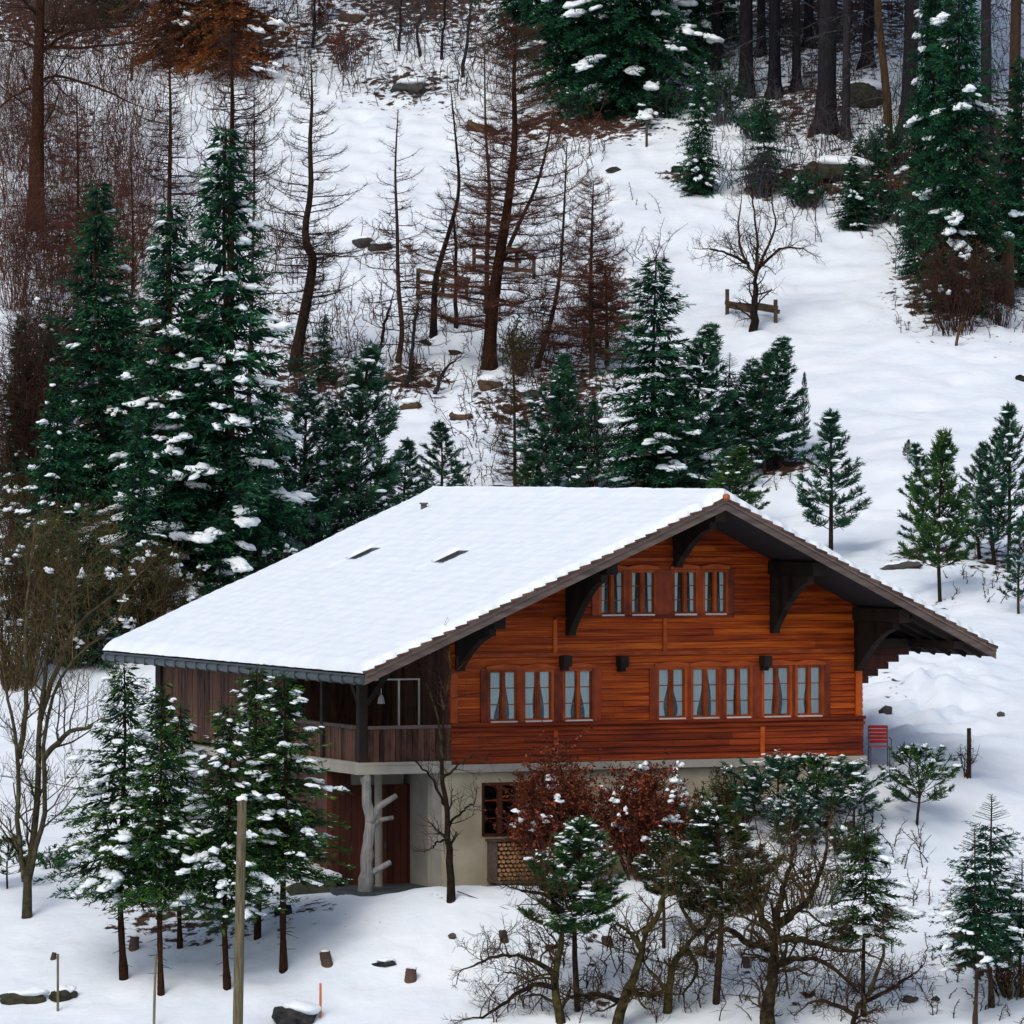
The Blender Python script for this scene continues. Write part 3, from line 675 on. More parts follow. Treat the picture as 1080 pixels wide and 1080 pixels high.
# roof snow sheets
def snow_sheet(ue, s):
    n, m = 150, 230; sg = -1 if ue < 0 else 1
    uu = np.linspace(0, abs(ue)+.06, n)*sg; vv = np.linspace(VF-.02, VB+.02, m)
    U, V = np.meshgrid(uu, vv)
    wav = .045*np.abs(np.sin(U/.33*PI*1.0/ math.sqrt(1+s*s)*1.0))
    du = abs(ue)+.06-np.abs(U); dv = np.minimum(V-(VF-.02), VB+.02-V)
    edge = lambda d, w: np.sqrt(np.clip(1-(1-np.clip(d/w, 0, 1))**2, 0, 1))
    th = .19*edge(du, .30)*edge(dv, .16 if sg < 0 else .07)
    th = th*(1+.14*fbm(U*.8, V*.8, 3, 31))+.006*np.sin(U*2*PI/.33)*edge(dv, .3)+.012*fbm(U*5, V*5, 2, 33)*edge(dv, .3)
    # the front edge is gnawed and uneven
    th = th*(1-(.75 if sg < 0 else .2)*np.exp(-((V-VF)/.22)**2)*np.clip(vnoise(U*2.2, U*0+3, 40)*2+.35, 0, 1))
    if sg < 0:
        for (a, b) in sky:
            inside = (np.abs(U-a) < .36) & (np.abs(V-b) < .48); th = np.where(inside, -.04, th)
            sl = (U < a-.30) & (U > a-1.0) & (np.abs(V-b) < .45); th = np.where(sl, th*.75, th)
    Z = ZR-s*np.abs(U)+.012+th+(.07*fbm(V*.9, V*0, 3, 44))*edge(dv, .4)*np.exp(-((abs(ue)-np.abs(U))/.8)**2)*edge(du, .2)
    # gnawed verge line in plan as well
    Vs = V+np.where(V < VF+.4, (.07*vnoise(U*3, U*0, 41)+.03*np.sin(U*2*PI/.33))*(1-np.clip((V-VF)/.4, 0, 1)), 0)
    if sg < 0: pass
    Z = Z+(.05*(1-np.clip(np.abs(U)/.5, 0, 1)))
    g = G(); I = np.arange(n*m).reshape(m, n)
    g.add(np.stack([U, Vs, Z], -1).reshape(-1, 3), np.stack([I[:-1, :-1], I[:-1, 1:], I[1:, 1:], I[1:, :-1]], -1).reshape(-1, 4) if sg > 0 else np.stack([I[:-1, :-1], I[1:, :-1], I[1:, 1:], I[:-1, 1:]], -1).reshape(-1, 4), a=.5)
    g.obj('roof_snow', M['snow'], roof, smooth=True)
snow_sheet(UEL, SL); snow_sheet(UER, SR)
for (a, b) in sky:
    g = G(); z = ztop(a)
    def sk(u, v, dz): return (a+u, b+v, ztop(a+u)+dz)
    for (u0, u1, v0, v1) in ((-.36, -.30, -.48, .48), (.30, .36, -.48, .48), (-.30, .30, -.48, -.42), (-.30, .30, .42, .48)):
        g.hexa([sk(u, v, dz) for dz in (-.02, .13) for v in (v0, v1) for u in (u0, u1)])
    so = g.obj('skylight', M['metal'], roof)
    g = G(); g.hexa([sk(u, v, dz) for dz in (.0, .07) for v in (-.419, .419) for u in (-.299, .299)]); g.obj('pane', M['gutter'], so)
g = G(); a, b = vent; g.tube([(a, b, ztop(a)), (a, b, ztop(a)+.32)], .09, 8); g.tube([(a, b, ztop(a)+.32), (a, b, ztop(a)+.36)], [.14, .12], 8); g.obj('vent_pipe', M['metal'], roof)

# firewood rack under the cellar window
ua, _ = onv(513, 900); ub, _ = onv(577, 900); zf0, zf1 = onv(540, 929)[1], onv(540, 886)[1]
rack = empty('firewood_rack', h2w(ua, -.35, zf0), TH, 'wooden rack of stacked split firewood under the cellar window', 'firewood rack')
W_, H2 = ub-ua, zf1-zf0
g = G(); g.box(0, .10, -.12, .3, 0, H2); g.box(W_-.06, W_, -.12, .3, 0, H2); g.box(.101, W_-.061, -.12, .3, -.04, .03); g.obj('frame', M['wood_grey'], rack)
g = G(); g.box(-.05, W_+.05, -.16, .33, H2+.002, H2+.05); g.obj('lid', M['wood_fence'], rack)
lg = None; k = 0
rr = .052
z = .09
row = 0
while z < H2-.04:
    x = .16+(row % 2)*.06
    while x < W_-.12:
        r = rr*rnd.uniform(.75, 1.1)
        if lg is None:
            g = G(); g.tube([(0, -.10, 0), (0, .28, 0)], .052, 6); lg = g.obj('log', M['log_end'], rack); o = lg
        else:
            o = lg.copy(); col.objects.link(o); o.parent = rack
        o.location = (x, rnd.uniform(-.03, .03), z); o.scale = (r/.052, 1, r/.052*rnd.uniform(.8, 1.1)); o.rotation_euler = (0, rnd.uniform(0, 3), 0)
        x += .125; k += 1
    z += .108; row += 1

# red garden chair beside the right end of the house
ch = empty('garden_chair', (0, 0, 0), TH-.35, 'red slatted metal garden chair standing in snow at the right house corner', 'chair')
cu, cv = 5.95, .3
cx, cy, _ = h2w(cu, cv, 0); czz = gz(cx, cy); ch.location = (cx, cy, czz+.0)
bz = ZC+(HY-812)/F*cy; 
g = G(); g.tube([(-.22, .2, 0), (-.22, .2, .45), (-.22, .26, .95)], .014, 6); g.tube([(.22, .2, 0), (.22, .2, .45), (.22, .26, .95)], .014, 6)
g.tube([(-.22, -.2, 0), (-.22, -.2, .46), (-.22, .2, .46)], .014, 6); g.tube([(.22, -.2, 0), (.22, -.2, .46), (.22, .2, .46)], .014, 6)
g.tube([(-.26, -.2, .66), (-.26, .22, .68)], .014, 6); g.tube([(.26, -.2, .66), (.26, .22, .68)], .014, 6); g.tube([(-.26, -.2, .46), (-.26, -.2, .66)], .014, 6); g.tube([(.26, -.2, .46), (.26, -.2, .66)], .014, 6); g.obj('frame', M['metal'], ch)
g = G()
for k in range(6): g.box(-.21, .21, -.2+k*.07, -.145+k*.07, .475, .49)
g.obj('seat', M['red_paint'], ch)
g = G()
for k in range(5): g.box(-.21, .21, .21+k*.012, .225+k*.012, .55+k*.085, .62+k*.085)
g.obj('backrest', M['red_paint'], ch)
ch.scale = (1.12, 1.12, 1.12)

# ------------------------------------------------------------------ TREES
def rotz(v, a): c, s = math.cos(a), math.sin(a); return np.array([v[0]*c-v[1]*s, v[0]*s+v[1]*c, v[2]])
def spruce(H, Rd, seed, base=.08, snow=.25, needle=.15, dens=1.0, mname='spruce', droop=.35, dust=.12, gap=.3, bark='bark', lump=1.0, leader=0.0, ragged=.25):
    """returns three meshes: trunk, crown, snow"""
    st = np.random.RandomState(seed); rr_ = random.Random(seed)
    tk = G(); n = 26; b1, b2 = rr_.uniform(-.16, .16)*H/10, rr_.uniform(-.12, .12)*H/10
    bend = [(b1*math.sin(PI*i/(n-1)), b2*math.sin(2*PI*i/(n-1)), H*i/(n-1)) for i in range(n)]
    bend[0] = (bend[0][0], bend[0][1], -.4)
    tk.tube(bend, [(H*.0088*(1-.93*i/(n-1))+.012)*(1+.06*rr_.gauss(0, 1))*(1.35 if i < 2 else 1) for i in range(n)], 9)
    k_ = 26; hz_ = st.uniform(.05, max(base, .06), k_)*H; an_ = st.rand(k_)*7; ln_ = st.uniform(.08, .5, k_)*H/10; b0_ = np.stack([np.interp(hz_, [b[2] for b in bend], [b[j] for b in bend]) for j in range(2)]+[hz_], 1)
    if base > .2: tk.sticks(b0_, b0_+np.stack([np.cos(an_)*ln_, np.sin(an_)*ln_, -ln_*st.uniform(-.2, .5, k_)], 1), .012, .005, a=.5)
    cr = G(); sn = G(); z = H*base; C = []; D = []; LL = []; AA = []; WW = []; S0 = []; S1 = []; SR0 = []; SR1 = []
    sC = []; sS = []; sR = []; sT = []; dC = []; dD = []
    while z < H*(.985-leader):
        t = (z/H-base)/(1-base)
        prof = (1-t)**.82*(1-.35*math.exp(-t*9))*(1+.02)
        nb = 5+int(3*(1-t)) if t < .9 else 4
        a0 = rr_.random()*7
        for b in range(nb):
            az = a0+b*2*PI/nb+rr_.uniform(-.25, .25)
            L = Rd*prof*(1+rr_.uniform(-ragged*1.9, ragged*1.15))+.10
            zz = z+rr_.uniform(-.12, .12)
            el = (-.12 if t < .4 else -.12+(t-.4)*1.6)+rr_.uniform(-.12, .12)
            d = np.array([math.cos(az), math.sin(az), 0.]); up = math.tan(el)
            m = max(4, int(L/.3)+2); s = np.linspace(0, 1, m)
            dr = droop*(1-t)*1.0
            path = d[None]*(s*L)[:, None]+np.array([0, 0, 1.])[None]*(zz+L*(up*s-dr*s**2+.45*dr*s**3.5))[:, None]
            S0.append(path[:-1]); S1.append(path[1:]); rb = .010+.010*L
            SR0.append(rb*(1-.85*s[:-1])); SR1.append(rb*(1-.85*s[1:]))
            # twigs with needles, both sides
            nt_ = max(4, int(L/.062*dens)); ts = st.uniform(.12 if t > .3 else .22, 1, nt_)
            base_p = np.stack([np.interp(ts, s, path[:, k]) for k in range(3)], 1)
            tl = (np.minimum(.42*L, .62)*(1.05-ts)**.75+.07)*st.uniform(.6, 1.2, nt_)
            side = np.where(st.rand(nt_) < .5, 1, -1); ang = side*st.uniform(.45, 1.15, nt_)
            td = np.stack([np.cos(az+ang), np.sin(az+ang), st.uniform(-.45, .12, nt_)], 1)
            k = np.maximum(2, (tl/(needle*.42)).astype(int))
            rep = np.repeat(np.arange(nt_), k); f = st.rand(len(rep))
            p = base_p[rep]+td[rep]*(tl[rep]*f)[:, None]; p[:, 2] -= .12*tl[rep]*f*f
            dd = td[rep]+st.normal(0, .45, (len(rep), 3)); dd[:, 2] += .05
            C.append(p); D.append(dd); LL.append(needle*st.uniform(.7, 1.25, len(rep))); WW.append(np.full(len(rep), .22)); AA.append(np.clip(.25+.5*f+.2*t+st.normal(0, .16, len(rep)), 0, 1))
            # needles on the branch itself
            kk = max(3, int(L/.05*dens)); q = st.rand(kk)*.9+.1
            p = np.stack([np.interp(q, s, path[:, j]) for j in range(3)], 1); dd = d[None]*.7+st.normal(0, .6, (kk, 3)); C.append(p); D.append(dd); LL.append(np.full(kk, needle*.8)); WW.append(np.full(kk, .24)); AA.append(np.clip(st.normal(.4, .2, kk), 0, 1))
            kk = int(L*7)+1; q = st.rand(kk)*.6; p = np.stack([np.interp(q, s, path[:, j]) for j in range(3)], 1); dd = d[None]*.8+st.normal(0, .4, (kk, 3)); dd[:, 2] -= .5; C.append(p); D.append(dd); LL.append(np.full(kk, needle*2.2)); WW.append(np.full(kk, .26)); AA.append(st.rand(kk)*.12)  # large inner needles, coloured dark for the shade inside the crown
            # lying snow
            ns = float(vnoise(np.array([az*1.3+seed]), np.array([z*.9/H*10]), 77)[0])+.5
            if rr_.random() < snow*1.25*max(0, ns-.2)**1.2*1.4 and L > .35:
                cn = int(rr_.uniform(4, 9)*min(1.4, .5+L*.4)); s1 = rr_.uniform(.4, .8)
                for c_ in range(cn):
                    q = min(1.02, s1+rr_.uniform(0, .38)); lat = rr_.gauss(0, .15)*L*(1.25-q)
                    pp = np.array([np.interp(q, s, path[:, j]) for j in range(3)]); pp[0] -= math.sin(az)*lat; pp[1] += math.cos(az)*lat; pp[2] += .04-.45*abs(lat)
                    w_ = rr_.uniform(.035, .10)*min(1.4, .55+L*.35)*lump
                    sC.append(pp); sS.append((w_*rr_.uniform(1.0, 2.0), w_*rr_.uniform(.7, 1.2), w_*rr_.uniform(.45, .8))); sR.append(az+rr_.uniform(-.5, .5)); sT.append(rr_.uniform(0, .4))
            nd = int(dust*L*16)
            if nd:
                q = st.uniform(.25, 1, nd); p = np.stack([np.interp(q, s, path[:, j]) for j in range(3)], 1)
                sw = st.uniform(-1, 1, nd)*.3*L*(1.05-q); p[:, 0] -= math.sin(az)*sw; p[:, 1] += math.cos(az)*sw; p[:, 2] += .03-.2*np.abs(sw)*.3
                dC.append(p); dD.append(np.stack([np.cos(az)+st.normal(0, .5, nd), np.sin(az)+st.normal(0, .5, nd), st.normal(-.1, .15, nd)], 1))
        z += gap*rr_.uniform(.75, 1.2)*(1 if t < .8 else .7)
    C = np.concatenate(C); D = np.concatenate(D); LL = np.concatenate(LL); AA = np.concatenate(AA)
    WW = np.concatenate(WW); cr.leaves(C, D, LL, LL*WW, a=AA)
    if leader > 0:
        lz = np.linspace(H*(1-leader), H, 12)
        for q in lz:
            nb = 5; az = st.rand(nb)*7; L = .12+.5*(H-q)
            P0 = np.tile([0, 0, q], (nb, 1)); P1 = P0+np.stack([np.cos(az)*L, np.sin(az)*L, np.full(nb, L*.35)], 1); cr.sticks(P0, P1, .012, .006, a=.3)
            cr.leaves(P0+(P1-P0)*.5, P1-P0, .09, .03, a=.5)
    tw = G(); tw.sticks(np.concatenate(S0), np.concatenate(S1), np.concatenate(SR0), np.concatenate(SR1), a=.3)
    tk.v += tw.v; tk.a += tw.a; tk.q += [q+tk.n for q in tw.q]; tk.n += tw.n
    if sC: sn.blobs(sC, np.array(sS), rot=np.array(sR), tilt=np.array(sT), lump=.55)
    if dC:
        dC = np.concatenate(dC); dD = np.concatenate(dD); N = st.normal(0, .35, (len(dC), 3)); N[:, 2] = 1
        sn.leaves(dC, dD, st.uniform(.08, .19, len(dC)), st.uniform(.04, .08, len(dC)), N=N)
    return (('trunk', tk.mesh('trunk', M[bark], True)), ('crown', cr.mesh('crown', M[mname])), ('snow_load', sn.mesh('snow_load', M['snow_tree'], True)) if sn.n else None)
def pine(H, Rd, seed, base=.15, mname='pine', needle=.16, tuft=26, dust=.12, up=.75, whorl=.42, bark='bark', snow=.05, sub=5):
    sub = sub*2; whorl = whorl*.8
    st = np.random.RandomState(seed); rr_ = random.Random(seed); tk = G(); cr = G(); sn = G()
    n = 8; bx, by = rr_.uniform(-.04, .04)*H, rr_.uniform(-.04, .04)*H
    ctr = lambda z: np.array([bx*math.sin(z/H*PI), by*math.sin(z/H*PI*1.3), z])
    tk.tube([ctr(H*i/(n-1)) if i else (0, 0, -.4) for i in range(n)], [H*.012*(1-.85*i/(n-1))+.012 for i in range(n)], 7)
    S0 = []; S1 = []; C = []; D = []; T0 = []; TD = []
    z = H*base
    while z < H*.97:
        t = (z/H-base)/(1-base); nb = rr_.choice([4, 5, 5, 6]); a0 = rr_.random()*7
        for b in range(nb):
            az = a0+b*2*PI/nb+rr_.uniform(-.3, .3); L = (Rd*(1-t)**.92*(.6+.4*min(1, t*4+.3))*1.12)*rr_.uniform(.5, 1.2)+.08
            el = rr_.uniform(.25, .5)+.5*t
            d = np.array([math.cos(az)*math.cos(el), math.sin(az)*math.cos(el), math.sin(el)]); m = 5; s = np.linspace(0, 1, m)
            p0 = ctr(z); path = p0[None]+d[None]*(s*L)[:, None]; path[:, 2] += up*.35*L*s**2-.12*L*s
            S0.append(path[:-1]); S1.append(path[1:])
            tips = [(path[-1], path[-1]-path[-2]), (path[-2], path[-1]-path[-2])]
            for k in range(max(2, int(sub*min(1.4, L)))):
                q = rr_.uniform(.3, .95); pp = np.array([np.interp(q, s, path[:, j]) for j in range(3)])
                an = az+rr_.choice([-1, 1])*rr_.uniform(.5, 1.1); l2 = L*rr_.uniform(.18, .42)*(1.2-q)+.08
                dd = np.array([math.cos(an), math.sin(an), rr_.uniform(.15, .9)]); dd /= np.linalg.norm(dd); e = pp+dd*l2
                S0.append(pp[None]); S1.append(e[None]); tips.append((e, dd)); 
                if l2 > .3: tips.append((pp+dd*l2*.55, dd))
            for (tp, td) in tips: T0.append(tp); td = np.array(td)/np.linalg.norm(td); TD.append(td+np.array([0, 0, .35*up]))
        z += whorl*rr_.uniform(.75, 1.15)*(1 if t < .7 else .8)
    for q in (1.0, .985, .97, .955, .94): T0.append(ctr(H*q)); TD.append(np.array([0, 0, 1.]))
    T0 = np.array(T0); TD = np.array(TD); TD /= np.linalg.norm(TD, axis=1)[:, None]; N = len(T0)
    rep = np.repeat(np.arange(N), tuft); k = len(rep)
    back = st.rand(k)*.22
    p = T0[rep]-TD[rep]*back[:, None]; dd = TD[rep]*.95+st.normal(0, .42, (k, 3))
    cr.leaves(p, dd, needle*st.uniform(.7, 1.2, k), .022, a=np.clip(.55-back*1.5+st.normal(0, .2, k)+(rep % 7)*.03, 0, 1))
    S0 = np.concatenate(S0); S1 = np.concatenate(S1)
    tw = G(); tw.sticks(S0, S1, .014, .010, a=.3); tk.v += tw.v; tk.a += tw.a; tk.q += [q+tk.n for q in tw.q]; tk.n += tw.n
    sel = st.rand(N) < dust*.9; P = T0[sel]
    if len(P):
        rep = np.repeat(np.arange(len(P)), 5); q = P[rep]+st.normal(0, .05, (len(rep), 3))+np.array([0, 0, .06]); Nn = st.normal(0, .35, (len(rep), 3)); Nn[:, 2] = 1
        sn.leaves(q, st.normal(0, 1, (len(rep), 3))*[1, 1, .3], st.uniform(.08, .16, len(rep)), st.uniform(.05, .09, len(rep)), N=Nn)
    sel = st.rand(N) < snow*.6; P = T0[sel]
    if len(P): sn.blobs(P+[0, 0, .05], np.stack([st.uniform(.07, .15, len(P)), st.uniform(.06, .11, len(P)), st.uniform(.035, .06, len(P))], 1), lump=.5)
    return (('trunk', tk.mesh('trunk', M[bark], True)), ('crown', cr.mesh('crown', M[mname])), ('snow_load', sn.mesh('snow_load', M['snow_tree'], True)) if sn.n else None)
def build(name, parts, loc, rz, scale, label, cat, group=None):
    r = empty(name, loc, rz, label, cat, group); r.scale = scale
    for p in parts:
        if p is None: continue
        o = bpy.data.objects.new(p[0], p[1]); col.objects.link(o); o.parent = r
        if p[0] == 'snow_load': o['kind'] = 'stuff'
    return r
def put(name, proto, H, px, bpy_, tpy, label, wide=1.0, Y=None, cat=None, group=None, dz=0, rz=None):
    """a tree of the given prototype (height H), rooted where the photo shows its foot, as high as it is there"""
    if Y is None: X, Y = hit(px, bpy_)
    else: X = (px-540)/F*Y
    z = gz(X, Y)
    ztop_ = ZC+(HY-tpy)/F*Y; s = (ztop_-z)/H
    return build(name, proto, (X, Y, z-.02+dz), rnd.uniform(0, 6.28) if rz is None else rz, (s*wide, s*wide, s), label, cat or name.replace('_', ' '), group)

SA = spruce(12, 2.4, 1, snow=.62, needle=.20, gap=.34, lump=1.6, dust=.10)
SB = spruce(12, 2.1, 2, snow=.34, needle=.20, gap=.34, lump=1.3, dust=.12)
SC = spruce(10, 2.4, 3, snow=.30, needle=.19, gap=.32, lump=1.4, dust=.10, base=.03)
SD = spruce(8, 1.8, 4, base=.30, snow=.85, needle=.14, mname='spruce_front', gap=.26, lump=1.25, dust=.14, bark='bark_red')
SE = spruce(8, 1.7, 5, base=.33, snow=.70, needle=.14, mname='spruce_front', gap=.26, lump=1.1, dust=.12, bark='bark_red')
SF = spruce(8, 1.9, 6, base=.34, snow=.6, needle=.14, mname='spruce', gap=.30, lump=1.3, dust=.10, dens=.75, leader=.12)
SH = spruce(7, 1.7, 7, base=.42, snow=.55, needle=.14, mname='spruce_front', gap=.28, lump=1.9, dust=.15, leader=.10)
SG = spruce(5, 1.3, 8, base=.05, snow=.15, needle=.16, gap=.30, dust=.12, ragged=.4)
BIG = spruce(22, 5.0, 9, base=.015, snow=.60, needle=.30, gap=.50, lump=2.3, dust=.05, dens=.9, droop=.5)
BIG2 = spruce(20, 3.8, 10, base=.015, snow=.25, needle=.28, gap=.48, lump=2.2, dust=.06, dens=.9, droop=.45)
PA = pine(5, 1.35, 21, dust=.12); PB = pine(5, 1.15, 22, dust=.05, tuft=22, whorl=.5); PC = pine(4, 1.2, 23, mname='pine_warm', dust=.06, base=.2)
PD = pine(5.5, 1.5, 24, mname='pine', dust=.22, base=.08); PE = pine(5, 1.1, 25, mname='pine', dust=.05, base=.12, tuft=18, sub=3)
PG = pine(5, 1.3, 31, dust=.16, base=.05, whorl=.36, sub=6); PH = pine(5, 1.2, 34, dust=.05, tuft=24, whorl=.46, base=.22)
PO = pine(5, 1.35, 26, mname='pine_olive', dust=.16, base=.42, snow=.08, tuft=30, sub=7)
PF = pine(5, 1.4, 27, mname='pine_warm', dust=.30, base=.40, snow=.16, tuft=30, sub=7)
PS = pine(2.2, 1.4, 28, mname='pine_warm', dust=.20, base=.28, whorl=.36, tuft=22, snow=.10, sub=3)
PS2 = pine(2.2, 1.5, 33, mname='pine', dust=.25, base=.18, whorl=.40, tuft=22, snow=.12, sub=3)
PT = pine(2.6, .85, 29, mname='pine_warm', dust=.04, base=.1, whorl=.34)

T = [
 ('spruce_tree', SB, 12, 130, 560, 300, 1.3, 'dark spruce wedged between the leftmost tall one and the snowiest one'),
 ('spruce_tree', SC, 10, 212, 600, 305, 1.1, 'dark spruce filling the gap left of the tall slim one'),
 ('spruce_tree', SC, 10, 285, 600, 400, .9, 'spruce right of the tall slim one, reaching down to the roof edge'),
 ('spruce_tree', SB, 12, 55, 540, 330, 1.1, 'dark spruce between the left edge one and the leftmost tall one'),
 ('spruce_tree', SG, 5, 95, 700, 560, 1.2, 'low young spruce behind the bare left tree'),
 ('spruce_tree', SG, 5, 232, 660, 540, 1.1, 'low young spruce just above the left roof edge'),
 ('spruce_tree', BIG2, 20, 612, 112, -250, 1.15, 'dark spruce at the top left of the huge snow padded one'),
 ('spruce_tree', BIG2, 20, 985, 240, -120, .7, 'dark spruce behind and left of the tall dense one at upper right'),
 ('spruce_tree', SC, 10, 900, 240, 165, 1.6, 'low spreading spruce on the dark earth bank'),
 ('spruce_tree', SG, 5, 965, 290, 215, 1.4, 'low spruce bough mass left of the brown thicket'),
 ('pine_tree', PD, 5.5, 355, 585, 430, 1.3, 'snow dusted pine between the slender and the bushy ones'),
 ('pine_tree', PB, 5, 808, 498, 372, 1.4, 'pine in the middle of the dark group right of the ridge'),
 ('pine_tree', PE, 5, 722, 525, 420, 1.7, 'low pine at the right foot of the broad spruce'),
 ('pine_tree', PE, 5, 1050, 598, 450, 1.15, 'pine just left of the dark pine at the right edge'),
 # name, proto, H, px, base, top, wide, label
 ('spruce_tree', SB, 12, 104, 590, 188, 1.15, 'leftmost tall dark spruce of the snowy cluster, under the reddish twigs'),
 ('spruce_tree', SA, 12, 180, 640, 212, 1.1, 'spruce with the heaviest snow clumps in the left cluster'),
 ('spruce_tree', SA, 12, 238, 640, 132, 1.1, 'tallest slim spruce of the left cluster, right of the snowiest one'),
 ('spruce_tree', SC, 10, 60, 650, 395, 1.0, 'low bushy spruce at the foot of the left cluster, above the bare stems'),
 ('spruce_tree', SB, 12, 145, 680, 440, 1.1, 'shorter spruce low in the left cluster behind the bare shrubs'),
 ('spruce_tree', SC, 10, 205, 620, 430, 1.0, 'small spruce just above the left end of the chalet roof'),
 ('spruce_tree', SB, 12, 22, 560, 330, 1.0, 'dark spruce cut by the left edge of the picture at mid height'),
 ('spruce_tree', SG, 5, 268, 612, 470, 1.0, 'young spruce behind the roof slope, right of the tall slim spruce'),
 ('spruce_tree', SC, 10, 692, 522, 272, 1.5, 'broad dark green spruce standing alone behind the ridge of the roof'),
 ('spruce_tree', SG, 5, 342, 400, 330, 1.1, 'small dark spruce beside the foot of the thick curved larch'),
 ('spruce_tree', SF, 8, 770, 505, 372, 1.2, 'thin spruce between the pines right of the broad spruce'),
 ('spruce_tree', BIG, 22, 668, 118, -330, 1.0, 'huge dark spruce at the top centre with big snow pads on its boughs'),
 ('spruce_tree', SC, 10, 738, 205, 60, .85, 'small spruce at the right foot of the huge top spruce'),
 ('spruce_tree', SG, 5, 806, 200, 100, 1.15, 'dusky young spruce at the forest edge below the dark trunks'),
 ('spruce_tree', BIG2, 20, 1012, 325, -75, .95, 'tall dense spruce at the upper right edge above the brown thicket'),
 ('spruce_tree', SG, 5, 925, 225, 150, 1.3, 'dark low spruce left of the tall dense one at upper right'),
 ('spruce_tree', SC, 10, 1078, 300, 60, 1.0, 'spruce cut by the right edge of the picture near the top'),
 ('spruce_tree', BIG2, 20, 560, 60, -330, .8, 'shadowy spruce at the top behind the red twigged larch'),
 ('spruce_tree', BIG, 22, 735, 60, -330, .7, 'dark spruce at the top edge between the huge spruce and the forest trunks'),
 ('pine_tree', PD, 5.5, 325, 590, 398, 1.05, 'slender snow dusted pine behind the middle of the roof slope'),
 ('pine_tree', PD, 5.5, 386, 580, 362, 1.25, 'bushy snow dusted pine, second left of the small spiky pine'),
 ('pine_tree', PA, 5, 428, 560, 462, 1.4, 'low pine filling in between the bushy pine and the spiky pine'),
 ('pine_tree', PA, 5, 463, 545, 443, 1.45, 'small spiky pine rising just over the left end of the ridge'),
 ('pine_tree', PG, 5, 590, 530, 374, 1.25, 'grass green pine left of the broad spruce behind the ridge'),
 ('pine_tree', PE, 5, 628, 530, 420, 1.3, 'thin pine squeezed between the grass green pine and the broad spruce'),
 ('pine_tree', PG, 5, 745, 520, 342, 1.35, 'pine directly right of the broad spruce behind the ridge'),
 ('pine_tree', PG, 5, 823, 492, 356, 1.5, 'dense dark pine at the right end of the row behind the ridge'),
 ('pine_tree', PD, 5.5, 793, 498, 378, 1.35, 'dark pine tucked left of the dense one at the row end'),
 ('pine_tree', PE, 5, 848, 470, 392, .5, 'very thin pine against the meadow at the right end of the row'),
 ('pine_tree', PC, 4, 779, 560, 470, 1.4, 'small bright green pine just behind the roof apex'),
 ('pine_tree', PH, 5, 876, 590, 432, 1.2, 'open pine alone on the snow right of the roof apex'),
 ('pine_tree', PB, 5, 968, 590, 468, 1.15, 'open dark pine left of the bright green pine on the right'),
 ('pine_tree', PC, 4, 992, 632, 455, 0.85, 'bright green pine with a bare lower trunk at right'),
 ('pine_tree', PE, 5, 1034, 592, 465, 1.25, 'thin pine between the bright green pine and the picture edge'),
 ('pine_tree', PH, 5, 1064, 604, 425, 0.95, 'dark pine at the right edge level with the roof apex'),
 ('pine_tree', PB, 5, 1074, 648, 545, 1.1, 'loose small pine cut by the right edge above the gable end'),
 ('pine_tree', PC, 4, 958, 492, 463, 1.0, 'tiny yellowish seedling pine in the open snow'),
 ('pine_tree', PT, 2.6, 560, 528, 470, 1.0, 'short pine sapling behind the middle of the ridge'),
]
for (nm, pr, H, px, b, t, w, lab) in T: put(nm, pr, H, px, b, t, lab, w)
# front left group
for (pr, px, b, t, w, lab) in (
 (SD, 131, 1035, 702, 1.15, 'front left spruce standing farthest left, with a bare brown lower trunk'),
 (SE, 170, 1050, 722, 1.0, 'front spruce with crooked foot, second from the left of the front group'),
 (SE, 190, 1000, 745, 1.1, 'rear spruce third from the left in the front group'),
 (SD, 240, 1042, 742, 1.1, 'front spruce just left of the tall wooden pole'),
 (SD, 271, 990, 703, 1.05, 'front group spruce behind the wooden pole, in front of the side boarding'),
 (SE, 299, 1022, 712, 1.25, 'rightmost spruce of the front left group, touching the loggia')):
    put('spruce_tree', pr, 8, px, b, t, lab, w)
# front right conifers
put('spruce_tree', SF, 8, 1028, 0, 872, 'front right spruce with a bare leader, left one of the pair', 1.1, Y=134.5)
put('spruce_tree', SF, 8, 1046, 1062, 838, 'front right spruce with the taller bare leader', 1.25)
put('spruce_tree', SF, 8, 1078, 1050, 905, 'front spruce half cut off by the right edge', 1.5)
put('spruce_tree', SH, 7, 911, 0, 858, 'front spruce under big snow clumps between the fruit tree and the pair', 1.2, Y=134.8)
put('pine_tree', PF, 5, 610, 1066, 862, 'front pine with snow dots before the red beech bush', 1.25)
put('pine_tree', PO, 5, 754, 1058, 845, 'front olive pine behind the big bare fruit tree', 1.4)
put('pine_tree', PO, 5, 700, 1000, 872, 'small olive pine between the beech bush and the fruit trees', 1.15)
put('pine_tree', PS, 2.2, 966, 868, 788, 'small crooked pine on the bank right of the house corner', 1.15)
put('pine_tree', PS2, 2.2, 820, 880, 800, 'low bushy pine on the bank under the right windows', 1.35)
put('pine_tree', PS, 2.2, 858, 872, 798, 'snow topped low pine on the bank, second from the left', 1.35)
put('pine_tree', PS2, 2.2, 900, 872, 806, 'low pine on the bank in front of the red chair', 1.35)
put('pine_tree', PS2, 2.2, 835, 905, 835, 'low pine lying lowest on the bank under the right windows', 1.0)
put('pine_tree', PS, 2.2, 8, 940, 882, 'small green pine at the left edge behind the bare tree', 1.3)

